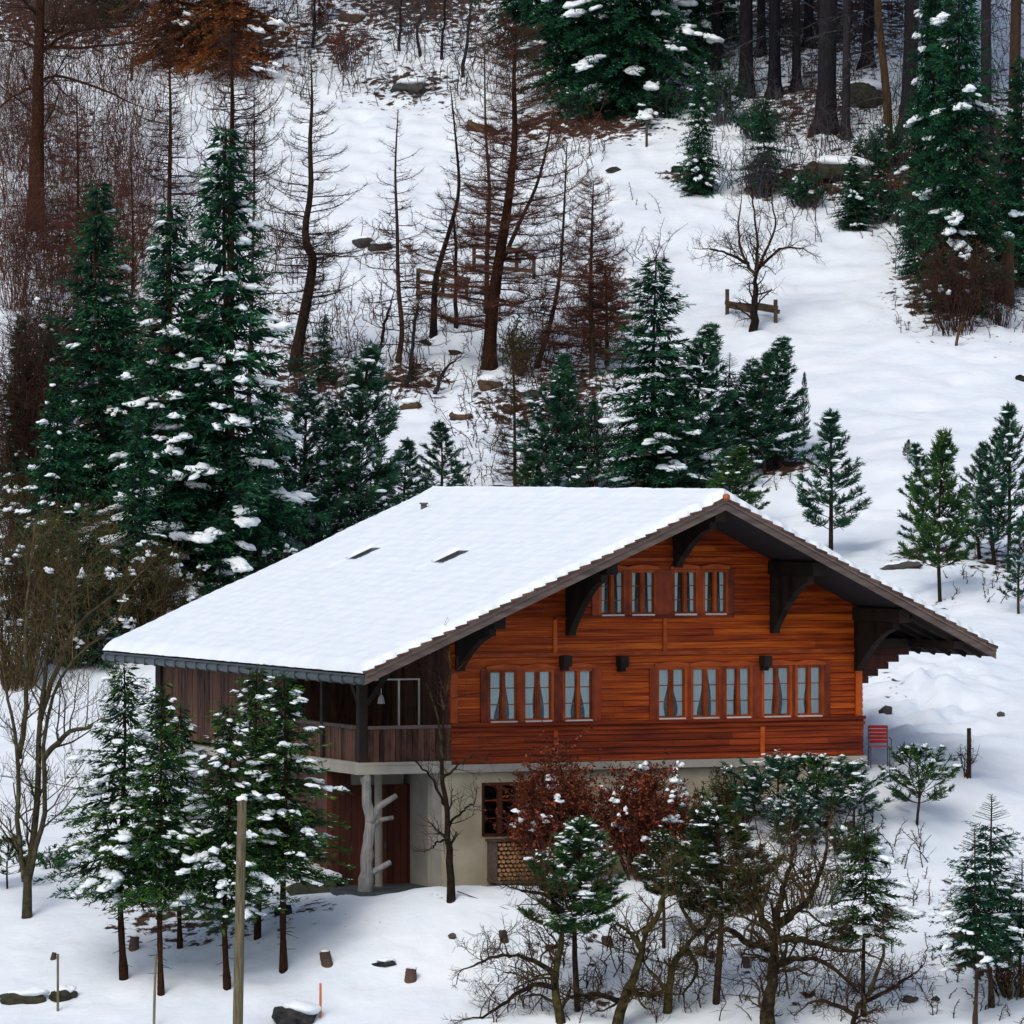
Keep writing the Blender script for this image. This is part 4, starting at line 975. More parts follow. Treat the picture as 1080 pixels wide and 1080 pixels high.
# ---- bare trees
def local_path(pts, Y, X0, z0):
    """trunk line from photo points, at the distance of the tree"""
    return np.array([((p[0]-540)/F*Y-X0, rnd.uniform(-.15, .15) if i else 0, ZC+(HY-p[1])/F*Y-z0) for i, p in enumerate(pts)])
def larch(pts, r0, blen, nb, label, seed, tmat='bark', cmat='twig', start=.12, twigs=14, haze=0, Y=None, name='bare_larch', tl=.45, droopy=.18, top=.06):
    st = np.random.RandomState(seed); rr_ = random.Random(seed)
    if Y is None: X0, Y = hit(*pts[0])
    else: X0 = (pts[0][0]-540)/F*Y
    z0 = gz(X0, Y); root = empty(name, (X0, Y, z0), 0, label, 'larch')
    P = smooth_path(local_path(pts, Y, X0, z0), 20); P[0] = (P[0][0], 0, -.4)
    r = r0*.66*(1-np.linspace(0, 1, 20))**.75+.012; r[0] *= 1.5; r[1] *= 1.1
    g = G(); g.tube(P, r, 10); g.obj('trunk', M[tmat], root, smooth=True)
    c = G(); ts = np.linspace(0, 1, 20)
    for b in range(nb):
        t = start+(1-start)*(b+rr_.random())/nb; p0 = np.array([np.interp(t, ts, P[:, j]) for j in range(3)]); rt = np.interp(t, ts, r)
        az = rr_.random()*2*PI; u = (t-start)/(1-start)
        L = blen*((1-u)**.7*(.7+.3*min(1, u*5))+top)*rr_.uniform(.45, 1.15)
        m = 7; s = np.linspace(0, 1, m); d = np.array([math.cos(az), math.sin(az), 0]); el = rr_.uniform(-.15, .25)+.3*u
        w1, w2 = rr_.uniform(-.15, .15), rr_.uniform(-.15, .15); perp = np.array([-d[1], d[0], 0])
        path = p0+d*(s*L)[:, None]+perp*(L*(w1*np.sin(s*3)+w2*np.sin(s*6)))[:, None]; path[:, 2] += L*(el*s-droopy*2*s**2+droopy*2.6*s**3.2)
        rb = min(rt*.5, .006+.009*L); rs = rb*(1-.8*s)+.003
        c.sticks(path[:-1], path[1:], rs[:-1], rs[1:])
        k = int(1.5*twigs*max(.3, L)); q = st.uniform(.15, 1, k); pp = np.stack([np.interp(q, s, path[:, j]) for j in range(3)], 1)
        an = az+st.choice([-1, 1], k)*st.uniform(.4, 1.2, k); ll = tl*st.uniform(.3, 1.2, k)*(1.15-q)*min(1.3, L*.8)
        dd = np.stack([np.cos(an), np.sin(an), st.uniform(-.5, .5, k)], 1); mid = pp+dd*ll[:, None]*.5; e = mid+(dd+np.stack([0*an, 0*an, st.uniform(.0, .8, k)], 1))*ll[:, None]*.5
        c.sticks(pp, mid, .006, .005); c.sticks(mid, e, .005, .003)
        if haze:
            kk = int(haze*L); w = st.randint(0, max(k, 1), kk); f = st.rand(kk)[:, None]
            if k:
                a_ = pp[w]*(1-f)+e[w]*f; bdir = st.normal(0, 1, (kk, 3)); bdir[:, 2] = np.abs(bdir[:, 2])*.7; bdir /= np.linalg.norm(bdir, axis=1)[:, None]
                c.sticks(a_, a_+bdir*st.uniform(.12, .35, kk)[:, None], .004, .0025)
    c.obj('branches', M[cmat], root)
    return root
larch([(310, 388), (318, 345), (327, 300), (330, 272), (325, 262), (322, 240), (328, 200), (327, 150), (329, 110), (328, 62)], .30, 3.2, 120, 'thick larch with a kinked trunk left of the slope clearing', 31, haze=14)
larch([(419, 384), (424, 350), (420, 300), (419, 240), (417, 180), (420, 115)], .14, 2.2, 70, 'thin straight dark larch in the middle of the upper clearing', 32, haze=10)
larch([(457, 355), (459, 300), (466, 270), (475, 240), (484, 200), (481, 150), (475, 90)], .17, 1.9, 70, 'forked slim larch behind the wooden rail frame', 33, haze=8, tmat='bark_moss')
larch([(516, 388), (518, 340), (524, 290), (532, 240), (539, 190), (543, 140), (542, 80), (545, 25)], .36, 3.0, 150, 'stout larch with orange lower bark and a red twiggy top', 34, haze=60, tmat='bark_red', cmat='twig_red', twigs=18, top=.28)
larch([(513, 330), (514, 255), (516, 200), (512, 130), (511, 45)], .13, 1.6, 60, 'thin larch crossing just left of the stout red topped one', 35, haze=12, cmat='twig')
larch([(528, 280), (548, 235), (566, 195), (578, 150), (584, 115)], .12, 1.8, 50, 'leaning side larch growing out right of the stout one', 36, haze=30, cmat='twig_red')
larch([(566, 386), (578, 350), (589, 300), (594, 240), (598, 150)], .14, 2.3, 80, 'slim larch leaning right, below the stout one', 37, haze=14)
larch([(625, 400), (624, 350), (623, 300), (624, 250), (626, 190)], .15, 2.1, 140, 'reddish bushy larch left of the broad spruce', 38, haze=60, cmat='twig_red', twigs=20, top=.15)
larch([(640, 385), (640, 330), (638, 280)], .10, 1.6, 80, 'short rusty larch at the foot of the reddish bushy one', 39, haze=70, cmat='orange_leaf', twigs=20)
larch([(178, 590), (179, 450), (178, 300), (179, 200), (180, 120), (178, 42)], .17, 1.9, 110, 'thin orange stemmed larch rising above the snowiest spruce', 40, tmat='bark_red', haze=12, start=.5)
larch([(241, 600), (242, 450), (243, 300), (244, 180), (245, 100), (243, 30)], .24, 2.2, 110, 'larch with upswept arms rising above the tallest slim spruce', 41, tmat='bark_red', haze=14, start=.5, droopy=.3)
larch([(262, 440), (265, 330), (268, 200), (268, 90)], .10, 1.7, 80, 'wispy dark larch right of the tall slim spruce', 42, haze=12)
larch([(80, 420), (81, 300), (82, 200), (81, 90)], .11, 1.7, 110, 'orange brown larch between the big trunk and the left spruces', 43, tmat='bark_red', cmat='twig_red', haze=50, twigs=18)
larch([(140, 470), (139, 350), (140, 250), (138, 160)], .09, 1.6, 70, 'small russet larch amid the twigs behind the left spruces', 44, cmat='twig_red', haze=40)
larch([(543, 520), (543, 470), (542, 400), (541, 350)], .08, 1.3, 90, 'short brown larch behind the ridge, beside the grass green pine', 45, cmat='twig_olive', haze=60)
larch([(733, 445), (734, 420)], .02, .1, 2, 'dead stick leaning in the snow behind the broad spruce', 46) if False else None

def bare(pts_list, label, seed, name='bare_tree', cat='bare tree', tmat='bark_moss', cmat='twig', levels=3, blen=1.2, nb=7, r0=.14, Y=None, gnarl=.5, up=.35, px=None, by=None, twigr=.0055, kids=5, limb=1.0):
    """gnarled tree: limbs follow photo lines, then fork again and again in every direction"""
    st = np.random.RandomState(seed); rr_ = random.Random(seed)
    p0 = pts_list[0][0]
    if Y is None: X0, Y = hit(*(by or p0))
    else: X0 = (p0[0]-540)/F*Y
    z0 = gz(X0, Y); root = empty(name, (X0, Y, z0), 0, label, cat)
    g = G(); c = G(); ends = []
    def grow(p, d, L, r, lv):
        m = 5; pts = [p]; q = p.copy(); dd = d.copy()
        for i in range(m):
            dd = dd+st.normal(0, gnarl*.38, 3); dd[2] += up*.16; dd /= np.linalg.norm(dd); q = q+dd*L/m; pts.append(q)
        pts = np.array(pts); rs = np.linspace(r, max(r*.45, twigr*.6), m+1); c.sticks(pts[:-1], pts[1:], rs[:-1], rs[1:])
        if lv <= 0: return
        k = kids if lv > 1 else kids+2
        for i in range(k):
            t = (i+rr_.random())/k*.85+.15; j = min(int(t*m), m-1); b = pts[j]+(pts[j+1]-pts[j])*(t*m-j)
            nd = st.normal(0, 1, 3); nd -= nd.dot(dd)*dd; nd /= np.linalg.norm(nd); nd = nd*.9+dd*.6; nd[2] += up*.4; nd /= np.linalg.norm(nd)
            grow(b, nd, L*rr_.uniform(.4, .65), max(rs[j]*.5, twigr), lv-1)
    for li, item in enumerate(pts_list):
        pts = item; rr0 = r0 if li == 0 else r0*.62*limb
        P = local_path(pts, Y, X0, z0)
        if li == 0: P[0] = (0, 0, -.5)
        else: dy = rr_.uniform(-.9, .9); P[:, 1] = np.linspace(0, dy, len(P))+st.normal(0, .05, len(P)); P[0, 1] = 0
        n = 14; S = smooth_path(P, n); S[1:, :] += st.normal(0, .018, (n-1, 3)); rad = rr0*(1-.78*np.linspace(0, 1, n)**.9)+.01
        if li == 0: rad[0] *= 1.5; rad[1] *= 1.15
        g.tube(S, rad, 8)
        for b in range(nb):
            t = .3+.7*(b+rr_.random())/nb if li == 0 else .12+.88*(b+rr_.random())/nb
            j = min(int(t*(n-1)), n-2); q = S[j]; dd = S[j+1]-S[j]; dd /= np.linalg.norm(dd)+1e-6
            nd = st.normal(0, 1, 3); nd -= nd.dot(dd)*dd; nd /= np.linalg.norm(nd); nd = nd+dd*.5; nd[2] += up; nd /= np.linalg.norm(nd)
            grow(q, nd, blen*rr_.uniform(.6, 1.15)*(1.1-.4*t), max(min(rad[j]*.45, .05), twigr*1.5), levels-1)
        grow(S[-1], dd, blen*.6, rad[-1], levels-1)
    g.obj('trunk', M[tmat], root, smooth=True); c.obj('branches', M[cmat], root)
    return root
# fruit tree with its guard on the meadow
bare([[(794, 350), (796, 320), (797, 290)], [(797, 292), (785, 270), (779, 245), (782, 215)], [(797, 292), (806, 268), (818, 240), (815, 212)], [(790, 278), (770, 268), (750, 262)], [(800, 283), (825, 262), (850, 262)], [(797, 285), (798, 250), (792, 205)]], 'bare fruit tree on the open meadow inside a triangular rail guard', 51, blen=1.2, nb=9, r0=.19, limb=.5, name='fruit_tree', cat='fruit tree', up=.2, cmat='twig', tmat='bark_moss', levels=3, kids=4)
# front fruit trees
bare([[(812, 1120), (808, 1075), (815, 1030), (818, 985)], [(816, 1000), (790, 995), (770, 980), (750, 985), (742, 1000)], [(817, 990), (850, 992), (880, 1000), (912, 1002)], [(818, 1020), (840, 1010), (870, 1015), (905, 1045)], [(818, 985), (822, 950), (832, 915), (838, 890)], [(817, 990), (800, 960), (795, 920), (790, 895)], [(820, 975), (850, 950), (865, 920), (872, 890)]],
     'big gnarled bare fruit tree in the front with arching limbs', 52, Y=134, blen=1.4, nb=10, r0=.24, limb=.62, name='fruit_tree', cat='fruit tree', levels=3, up=.3, cmat='twig_olive', gnarl=.7)
bare([[(655, 1110), (652, 1075), (665, 1040), (676, 1005), (680, 985)], [(676, 1000), (665, 985), (650, 975)], [(660, 1060), (630, 1050), (600, 1052)], [(680, 985), (692, 968), (700, 940), (705, 915)], [(664, 1045), (690, 1052), (705, 1040)]],
     'bare fruit tree leaning right, left of the biggest one', 53, Y=134.3, blen=1.0, limb=.75, nb=9, r0=.16, name='fruit_tree', cat='fruit tree', levels=3, up=.3, cmat='twig_olive', gnarl=.7)
bare([[(596, 1110), (592, 1075), (586, 1040), (590, 1000), (597, 965)], [(588, 1030), (560, 1012), (525, 1008), (500, 1020)], [(587, 1040), (560, 1040), (530, 1060), (505, 1075)], [(597, 965), (575, 945), (550, 940)], [(597, 970), (610, 950), (625, 940)]],
     'bare fruit tree at the lower left of the front orchard, limbs reaching left', 54, Y=134.6, blen=1.15, limb=.75, nb=9, r0=.14, name='fruit_tree', cat='fruit tree', levels=3, up=.3, cmat='twig_olive', gnarl=.7)
bare([[(702, 1095), (705, 1050), (708, 1020), (722, 1000), (735, 985)], [(722, 1000), (735, 1020), (720, 1050)], [(735, 985), (720, 960), (712, 925)], [(735, 985), (752, 965), (760, 930)]],
     'thin bare fruit tree between the leaning one and the biggest one', 55, Y=135, blen=1.05, limb=.75, nb=9, r0=.12, name='fruit_tree', cat='fruit tree', levels=3, up=.3, cmat='twig_olive', gnarl=.7)
bare([[(905, 1110), (900, 1075), (915, 1050)], [(905, 1060), (940, 1045), (965, 1030)], [(903, 1070), (870, 1055), (850, 1058)], [(915, 1050), (930, 1020), (935, 985)]],
     'low bare fruit tree at the bottom edge, right of the biggest one', 56, Y=133.5, blen=1.0, nb=5, r0=.09, name='fruit_tree', cat='fruit tree', levels=3, up=.2, cmat='twig', gnarl=.7)
# bare multi-stemmed tree at the left edge
bare([[(28, 968), (30, 930), (34, 900), (40, 830), (42, 760), (50, 690), (60, 620)], [(26, 930), (20, 880), (19, 800), (12, 740), (2, 680)], [(30, 930), (40, 890), (50, 850), (46, 800), (55, 740), (75, 700), (110, 670)], [(20, 800), (28, 740), (26, 660), (30, 590)], [(46, 800), (70, 775), (100, 765), (125, 755)], [(42, 760), (62, 700), (90, 650), (135, 620)]],
     'bare three stemmed tree at the left edge of the picture', 57, blen=1.6, nb=9, r0=.115, limb=1.0, levels=3, up=.55, cmat='twig_pale', tmat='bark_pale', gnarl=.35)
# ivy-clad sapling by the porch
bare([[(477, 950), (475, 915), (472, 880), (470, 845), (467, 800), (468, 750)], [(472, 872), (488, 856), (500, 848)], [(470, 850), (455, 820), (435, 800)], [(468, 820), (485, 805), (500, 795)], [(467, 800), (462, 760), (440, 700)], [(468, 750), (474, 710), (473, 680)], [(474, 885), (462, 888), (456, 893)]],
     'thin bare sapling with an ivy clad foot in front of the porch', 58, blen=.8, nb=5, r0=.10, levels=2, up=.5, cmat='twig', gnarl=.4, name='bare_sapling', cat='sapling', limb=.45)
bare([[(38, 242), (39, 180), (40, 120), (41, 50), (43, -20), (45, -90)], [(41, 52), (20, 44), (-20, 46)], [(41, 50), (90, 50), (130, 46), (175, 40)], [(42, 30), (60, 34), (75, 18), (110, 6)], [(42, 20), (25, 0), (5, -20)], [(43, -10), (80, -20), (120, -10)], [(41, 60), (70, 36), (110, 30), (150, 28)], [(40, 90), (10, 105), (-15, 130)], [(40, 88), (62, 80), (110, 95), (140, 110)]],
     'big red brown trunk with sweeping bare limbs at the upper left edge', 59, blen=2.6, nb=9, r0=.36, limb=.30, levels=3, up=.2, cmat='twig', tmat='bark_red', gnarl=.35, name='broadleaf_tree', cat='tree')
# saplings in the upper clearing
for i, (pts, lab) in enumerate([
 ([[(395, 385), (404, 350), (412, 320)]], 'short leaning sapling left of the thin straight larch'),
 ([[(432, 400), (436, 350), (441, 320)]], 'thin upright sapling right of the thin straight larch'),
 ([[(455, 412), (466, 395), (480, 380)]], 'dark dead sapling leaning over the snow below the clearing'),
 ([[(425, 410), (432, 392), (436, 384)]], 'short dead sapling beside the brown rocks'),
 ([[(480, 350), (481, 260), (478, 225)]], 'thin stem crossing behind the wooden rail frame'),
 ([[(421, 48), (422, 20), (424, -20)]], 'slim dark tree at the top edge left of centre'),
 ([[(487, 80), (494, 30), (500, -20)]], 'grey slender tree at the top edge above the clearing'),
 ([[(464, 66), (468, 30), (470, -20)]], 'second grey slender tree at the top edge above the clearing'),
 ([[(328, 55), (332, 20), (330, -30)]], 'dark slender tree under the brown crown at the top'),
 ([[(445, 60), (440, 30), (450, 10)]], 'crooked little sapling under the top edge'),
 ]):
    bare(pts, lab, 60+i, blen=.9, nb=6, r0=.08, levels=2, up=.5, cmat='twig_grey' if i > 4 else 'twig', tmat='bark_dark', name='bare_sapling', cat='sapling')

# ---- dark forest trunks at the top right
def forest_trunk(px, by, w, label, bm, lean=0, snags=34, seed=0, wob=.0):
    st = np.random.RandomState(seed+200); X, Y = hit(px, by); z = gz(X, Y); r = w*Y/F/2; root = empty('forest_tree', (X, Y, z), 0, label, 'tree')
    Hh = 20; n = 12; zz = np.linspace(0, Hh, n); P = np.stack([lean*zz+wob*np.sin(zz*.8), 0*zz, zz], 1); P[0, 2] = -.6
    rad = r*(1-.5*zz/Hh); rad[0] = r*1.9; rad = np.insert(rad, 1, r*1.25); P = np.insert(P, 1, (P[0]+[0, 0, 1.2]), 0); rad[1] = r*1.15
    g = G(); g.tube(P, rad, 12)
    for k in range(6):
        a = k*PI/3+st.rand(); g.tube([(math.cos(a)*r*.6, math.sin(a)*r*.6, .5), (math.cos(a)*r*1.6, math.sin(a)*r*1.6, .02), (math.cos(a)*r*2.4, math.sin(a)*r*2.4, -.5)], [r*.5, r*.35, r*.15], 6)
    g.obj('trunk', M[bm], root, smooth=True)
    c = G()
    for k in range(snags):
        h = st.uniform(1, 18); a = st.rand()*2*PI; L = st.uniform(.5, 2.6); s = np.linspace(0, 1, 5)
        p = np.array([lean*h, 0, h]); path = p+np.stack([np.cos(a)*s*L, np.sin(a)*s*L, L*(-.1*s-.25*s**2+.1*st.normal()*s)], 1)
        c.sticks(path[:-1], path[1:], .02, .012)
        q = 5; f = st.rand(q)[:, None]; b = path[1]+(path[-1]-path[1])*f; c.sticks(b, b+st.normal(0, .3, (q, 3)), .010, .005)
    # high crown above the picture, unseen, enlarged to cast shade on the ground
    C = st.normal(0, 1, (3500, 3))*[1.9, 1.9, 2.2]+[lean*18, 0, 17.5]; c2 = G(); c2.leaves(C, st.normal(0, 1, (3500, 3)), .8, .28)
    c.obj('branches', M['twig_grey'], root); c2.obj('crown', M['spruce'], root)
for i, (px, by, w, lab, bm, lean, wob) in enumerate([
 (787, 102, 15, 'dark forest trunk farthest left in the top right wood', 'bark_dark', 0, 0),
 (817, 104, 13, 'dark forest trunk second from the left in the top right wood', 'bark_dark', 0, 0),
 (840, 95, 9, 'thin dark forest trunk just left of the thickest one', 'bark_dark', 0, 0),
 (871, 140, 21, 'thickest dark trunk of the top right wood with flaring roots', 'bark_dark', .02, 0),
 (892, 146, 9, 'slim dark trunk hugging the thickest one on its right', 'bark_dark', .01, 0),
 (937, 160, 9, 'slender tan trunk bending in the top right wood', 'bark_tan', -.06, .08),
 (958, 136, 17, 'dark trunk right of the slender tan one', 'bark_dark', .03, 0),
 (1000, 120, 8, 'thin brown trunk behind the tall dense spruce', 'bark', .0, 0),
 (1066, 290, 15, 'brown trunk at the right edge beside the brown thicket', 'bark', .02, 0),

 (803, 60, 9, 'thin dark trunk standing back between the two left forest trunks', 'bark_dark', .0, 0),
 (853, 50, 10, 'dark trunk standing back left of the thickest one', 'bark_dark', .0, 0),
 (915, 70, 12, 'dark trunk standing back left of the slender tan one', 'bark_dark', .02, 0),
 (984, 80, 13, 'dark trunk standing back just left of the tall dense spruce', 'bark_dark', .0, 0),
 (770, 40, 12, 'dark trunk standing back at the left end of the top right wood', 'bark_dark', .0, 0),
 (1040, 150, 12, 'dark trunk behind the tall dense spruce', 'bark_dark', .0, 0),
 (720, 20, 10, 'thin dark trunk standing back behind the huge spruce', 'bark_dark', .0, 0),
 (756, 70, 8, 'thin dark trunk behind the dark top spruce', 'bark_dark', .0, 0)]):
    forest_trunk(px, by, w, lab, bm, lean, seed=i, wob=wob)

# ---- orange-brown crowns top left
def rusty(px, by, tp, Rd, label, seed, mname='orange_leaf'):
    X, Y = hit(px, by); z = gz(X, Y); H = ZC+(HY-tp)/F*Y-z
    pr = spruce(H, Rd, seed, base=.02, snow=.3, needle=.17, gap=.42, mname=mname, dust=.08, dens=1.0, lump=1.6, ragged=.5, droop=.5)
    build('rusty_conifer', pr, (X, Y, z), rnd.uniform(0, 6), (1, 1, 1), label, 'conifer')
rusty(182, 72, -180, 2.6, 'rust coloured conifer at the top left, left of its twin', 81)
rusty(245, 84, -170, 3.0, 'rust coloured conifer at the top left with snow flecks, right of its twin', 82)
rusty(216, 40, -220, 3.0, 'dark conifer at the top edge behind the two rusty ones', 83, 'spruce')
rusty(120, 20, -220, 2.6, 'dark conifer at the top edge left of the rusty ones', 85, 'spruce')
rusty(337, 26, -120, 1.0, 'small rusty crown hanging at the top edge', 84)

# ---- leafy and twiggy shrubs
def shrub(px, by, w, h, label, seed, cmat='twig', leaf=None, nl=0, stems=40, snow=0, name='bare_shrub', cat='shrub', Y=None, lw=.06, gp=None, tw=9, rmul=1.0):
    st = np.random.RandomState(seed)
    if Y is None: X, Y = hit(px, by)
    else: X = (px-540)/F*Y
    z = gz(X, Y); sc = Y/F; Wd = w*sc/2; Hh = h*sc; root = empty(name, (X, Y, z), 0, label, cat, gp)
    c = G(); E = []
    for k in range(stems):
        a = st.rand()*2*PI; q = st.rand()**.5; b = np.array([math.cos(a)*q*Wd*.35, math.sin(a)*q*Wd*.35, -.1])
        tip = np.array([math.cos(a)*q*Wd, math.sin(a)*q*Wd, Hh*(1-.45*q*q)*st.uniform(.6, 1.05)]); m = 6; s = np.linspace(0, 1, m)
        path = b+(tip-b)*s[:, None]; path[:, 2] += .25*Hh*np.sin(s*PI)*.4; path[1:] += st.normal(0, .03*Hh, (m-1, 3)); rs = (.020-.014*s)*rmul
        c.sticks(path[:-1], path[1:], rs[:-1], rs[1:])
        f = st.uniform(.25, 1, tw); pp = np.stack([np.interp(f, s, path[:, j]) for j in range(3)], 1); d = st.normal(0, 1, (tw, 3)); d[:, 2] = np.abs(d[:, 2])*.8; d /= np.linalg.norm(d, axis=1)[:, None]
        e = pp+d*(Hh*st.uniform(.08, .24, tw))[:, None]; c.sticks(pp, e, .008*rmul, .004*rmul); E.append((pp, e))
        f2 = st.rand(tw, 1); p2 = pp+(e-pp)*f2; d2 = st.normal(0, 1, (tw, 3)); e2 = p2+d2*Hh*.06; c.sticks(p2, e2, .005, .003); E.append((p2, e2))
    c.obj('branches', M[cmat], root)
    A = np.concatenate([x[0] for x in E]); B = np.concatenate([x[1] for x in E])
    if nl:
        k = st.randint(0, len(A), nl); f = st.rand(nl, 1); p = A[k]+(B[k]-A[k])*f; g = G(); g.leaves(p, st.normal(0, 1, (nl, 3))+[0, 0, -.3], lw*st.uniform(.8, 1.7, nl), lw*.7); g.obj('foliage', M[leaf], root)
    if snow:
        k = st.randint(0, len(A), snow); k = k[B[k][:, 2] < Hh*1.0]; p = np.repeat(B[k], 4, 0); n4 = len(p); p = p+st.normal(0, .07, (n4, 3)); g = G(); g.blobs(p, np.stack([st.uniform(.04, .13, n4), st.uniform(.04, .08, n4), st.uniform(.04, .08, n4)], 1), lump=.6); g.obj('snow_load', M['snow_tree'], root, smooth=True, kind='stuff')
    return root
shrub(584, 935, 95, 155, 'dark red leaved beech bush in front of the cellar wall, left one', 90, 'twig_red', 'beech', 11000, 100, snow=18, name='beech_bush', cat='bush', lw=.075)
shrub(678, 925, 110, 130, 'dark red leaved beech bush with more snow pads, right one', 91, 'twig_red', 'beech', 11000, 100, snow=34, name='beech_bush', cat='bush', lw=.075)
shrub(775, 868, 90, 62, 'low olive brown twiggy bush against the cream wall', 92, 'twig_olive', 'pine_olive', 1500, 60)
shrub(735, 900, 70, 70, 'dark green and brown bush between the beech and the bank pines', 93, 'twig_olive', 'pine_warm', 2500, 50, snow=12)
shrub(1008, 352, 105, 120, 'brown twiggy thicket at the foot of the tall dense spruce', 94, 'twig', 'twig_red', 1600, 80, snow=6, rmul=.7)
shrub(1055, 345, 60, 90, 'twiggy thicket right of the brown one at the picture edge', 95, 'twig', None, 0, 40, rmul=.7)
shrub(920, 235, 70, 45, 'dark green undergrowth bush on the cut bank at upper right', 96, 'twig_grey', 'spruce', 1800, 50, snow=8, lw=.12)
shrub(800, 205, 60, 65, 'grey twiggy bush at the edge of the meadow below the trunks', 97, 'twig_grey', None, 0, 60)
shrub(365, 75, 42, 55, 'small bright red brown bush above the clearing', 98, 'twig_red', 'beech', 500, 30, lw=.10)
shrub(545, 395, 40, 60, 'brown leafy bush at the foot of the stout larch', 99, 'twig_olive', 'pine_olive', 600, 30, lw=.10)
shrub(615, 520, 60, 120, 'brown twiggy shrub behind the ridge right of the grass green pine', 100, 'twig', None, 0, 60)
shrub(60, 300, 110, 140, 'dark twiggy thicket between the big trunk and the left spruces', 160, 'twig', None, 0, 60, tw=16, rmul=.6)
shrub(150, 210, 120, 130, 'pale pinkish twiggy thicket left of the thin orange stemmed larch', 161, 'twig_red', None, 0, 45, tw=16, rmul=.6)
shrub(25, 180, 100, 150, 'dark red twiggy thicket above the big trunk at the left edge', 162, 'twig_red', None, 0, 55, tw=16, rmul=.6)
shrub(55, 430, 100, 150, 'dark brown thicket left of the leftmost tall spruce', 163, 'twig', None, 0, 120, tw=16, snow=14)
shrub(120, 640, 150, 120, 'green flecked olive thicket in the middle of the lower left brush', 164, 'twig_pale', 'pine_warm', 3000, 120, snow=30, tw=14)
shrub(40, 620, 130, 130, 'green flecked thicket at the far left of the lower brush', 165, 'twig_olive', 'pine', 3000, 110, snow=30, tw=14)
shrub(205, 650, 90, 80, 'snow flecked green thicket just above the roof left corner', 166, 'twig_olive', 'pine', 2600, 70, snow=26, tw=12)
shrub(330, 575, 90, 50, 'snowy low thicket behind the middle of the roof slope', 167, 'twig', 'pine', 900, 60, snow=20)
shrub(30, 560, 90, 260, 'tall dark brown thicket at the left edge', 101, 'twig', None, 0, 140, tw=14)
shrub(75, 700, 130, 170, 'olive brown twiggy thicket behind the bare left tree', 102, 'twig_pale', 'pine_warm', 4000, 130, snow=34, tw=14)
shrub(160, 690, 110, 130, 'olive twiggy thicket at the left end of the chalet roof', 103, 'twig_olive', 'pine_warm', 900, 90, snow=20, tw=12)
shrub(20, 720, 100, 180, 'brown tangled thicket cut by the left edge, beside the roof corner level', 104, 'twig_olive', 'pine_olive', 900, 100, snow=20, tw=12)
shrub(15, 330, 90, 150, 'reddish twiggy thicket below the big red brown trunk', 105, 'twig_red', None, 0, 60, tw=14, rmul=.6)
shrub(120, 300, 120, 150, 'pinkish fine twigged thicket right of the big red brown trunk', 106, 'twig_red', None, 0, 55, tw=14, rmul=.6)
shrub(70, 190, 120, 120, 'pale red twiggy thicket above the big trunk foot', 107, 'twig_red', None, 0, 45, tw=12, rmul=.6)
shrub(22, 640, 60, 110, 'brown bare thicket low at the left edge', 108, 'twig', None, 0, 70, snow=10)
shrub(265, 640, 100, 85, 'snowy sapling thicket just above the roof left end', 109, 'twig', 'pine', 1500, 60, snow=24)
shrub(900, 905, 70, 40, 'dark low evergreen bush on the bank above the front spruce', 110, 'twig', 'pine', 1500, 40, snow=8)
shrub(1065, 1050, 60, 50, 'dark leafless bush under the right edge spruces', 111, 'twig_olive', 'orange_leaf', 500, 40)
shrub(1020, 818, 22, 46, 'few upright shoots beside the cut stake on the right meadow', 112, 'twig', None, 0, 8)
shrub(55, 915, 40, 24, 'small green undershrub behind the bare left tree', 113, 'twig', 'pine', 900, 20, snow=5)
shrub(445, 930, 12, 14, 'tuft of dry stalks before the porch', 114, 'twig', None, 0, 6) if False else None
shrub(858, 955, 100, 60, 'fine twigged bush behind the biggest fruit tree', 115, 'twig_pale', None, 0, 22, tw=12)
shrub(765, 965, 90, 95, 'olive twigged bush left of the biggest fruit tree', 116, 'twig_pale', 'pine_olive', 900, 40, tw=12)

for k, (px, by, w_, h_, lab) in enumerate([
 (800, 150, 60, 40, 'dusky undergrowth bush between the first dark trunks'), (850, 215, 60, 40, 'dark undergrowth bush right of the grey twiggy one'), (925, 175, 70, 50, 'dark undergrowth bush at the foot of the tan trunk'),
 (975, 165, 60, 60, 'dark undergrowth bush between the boulder and the tall spruce'), (965, 260, 60, 60, 'dark undergrowth bush over the meadow edge'), (610, 128, 90, 36, 'dark undergrowth bush under the left top spruce'),
 (700, 120, 90, 40, 'dark undergrowth bush under the huge top spruce'), (760, 130, 60, 60, 'dark undergrowth bush right of the huge top spruce')]):
    shrub(px, by, w_, h_, lab, 140+k, 'twig_grey', 'spruce', 4200, 60, snow=6, lw=.075, name='undergrowth_bush', cat='bush')
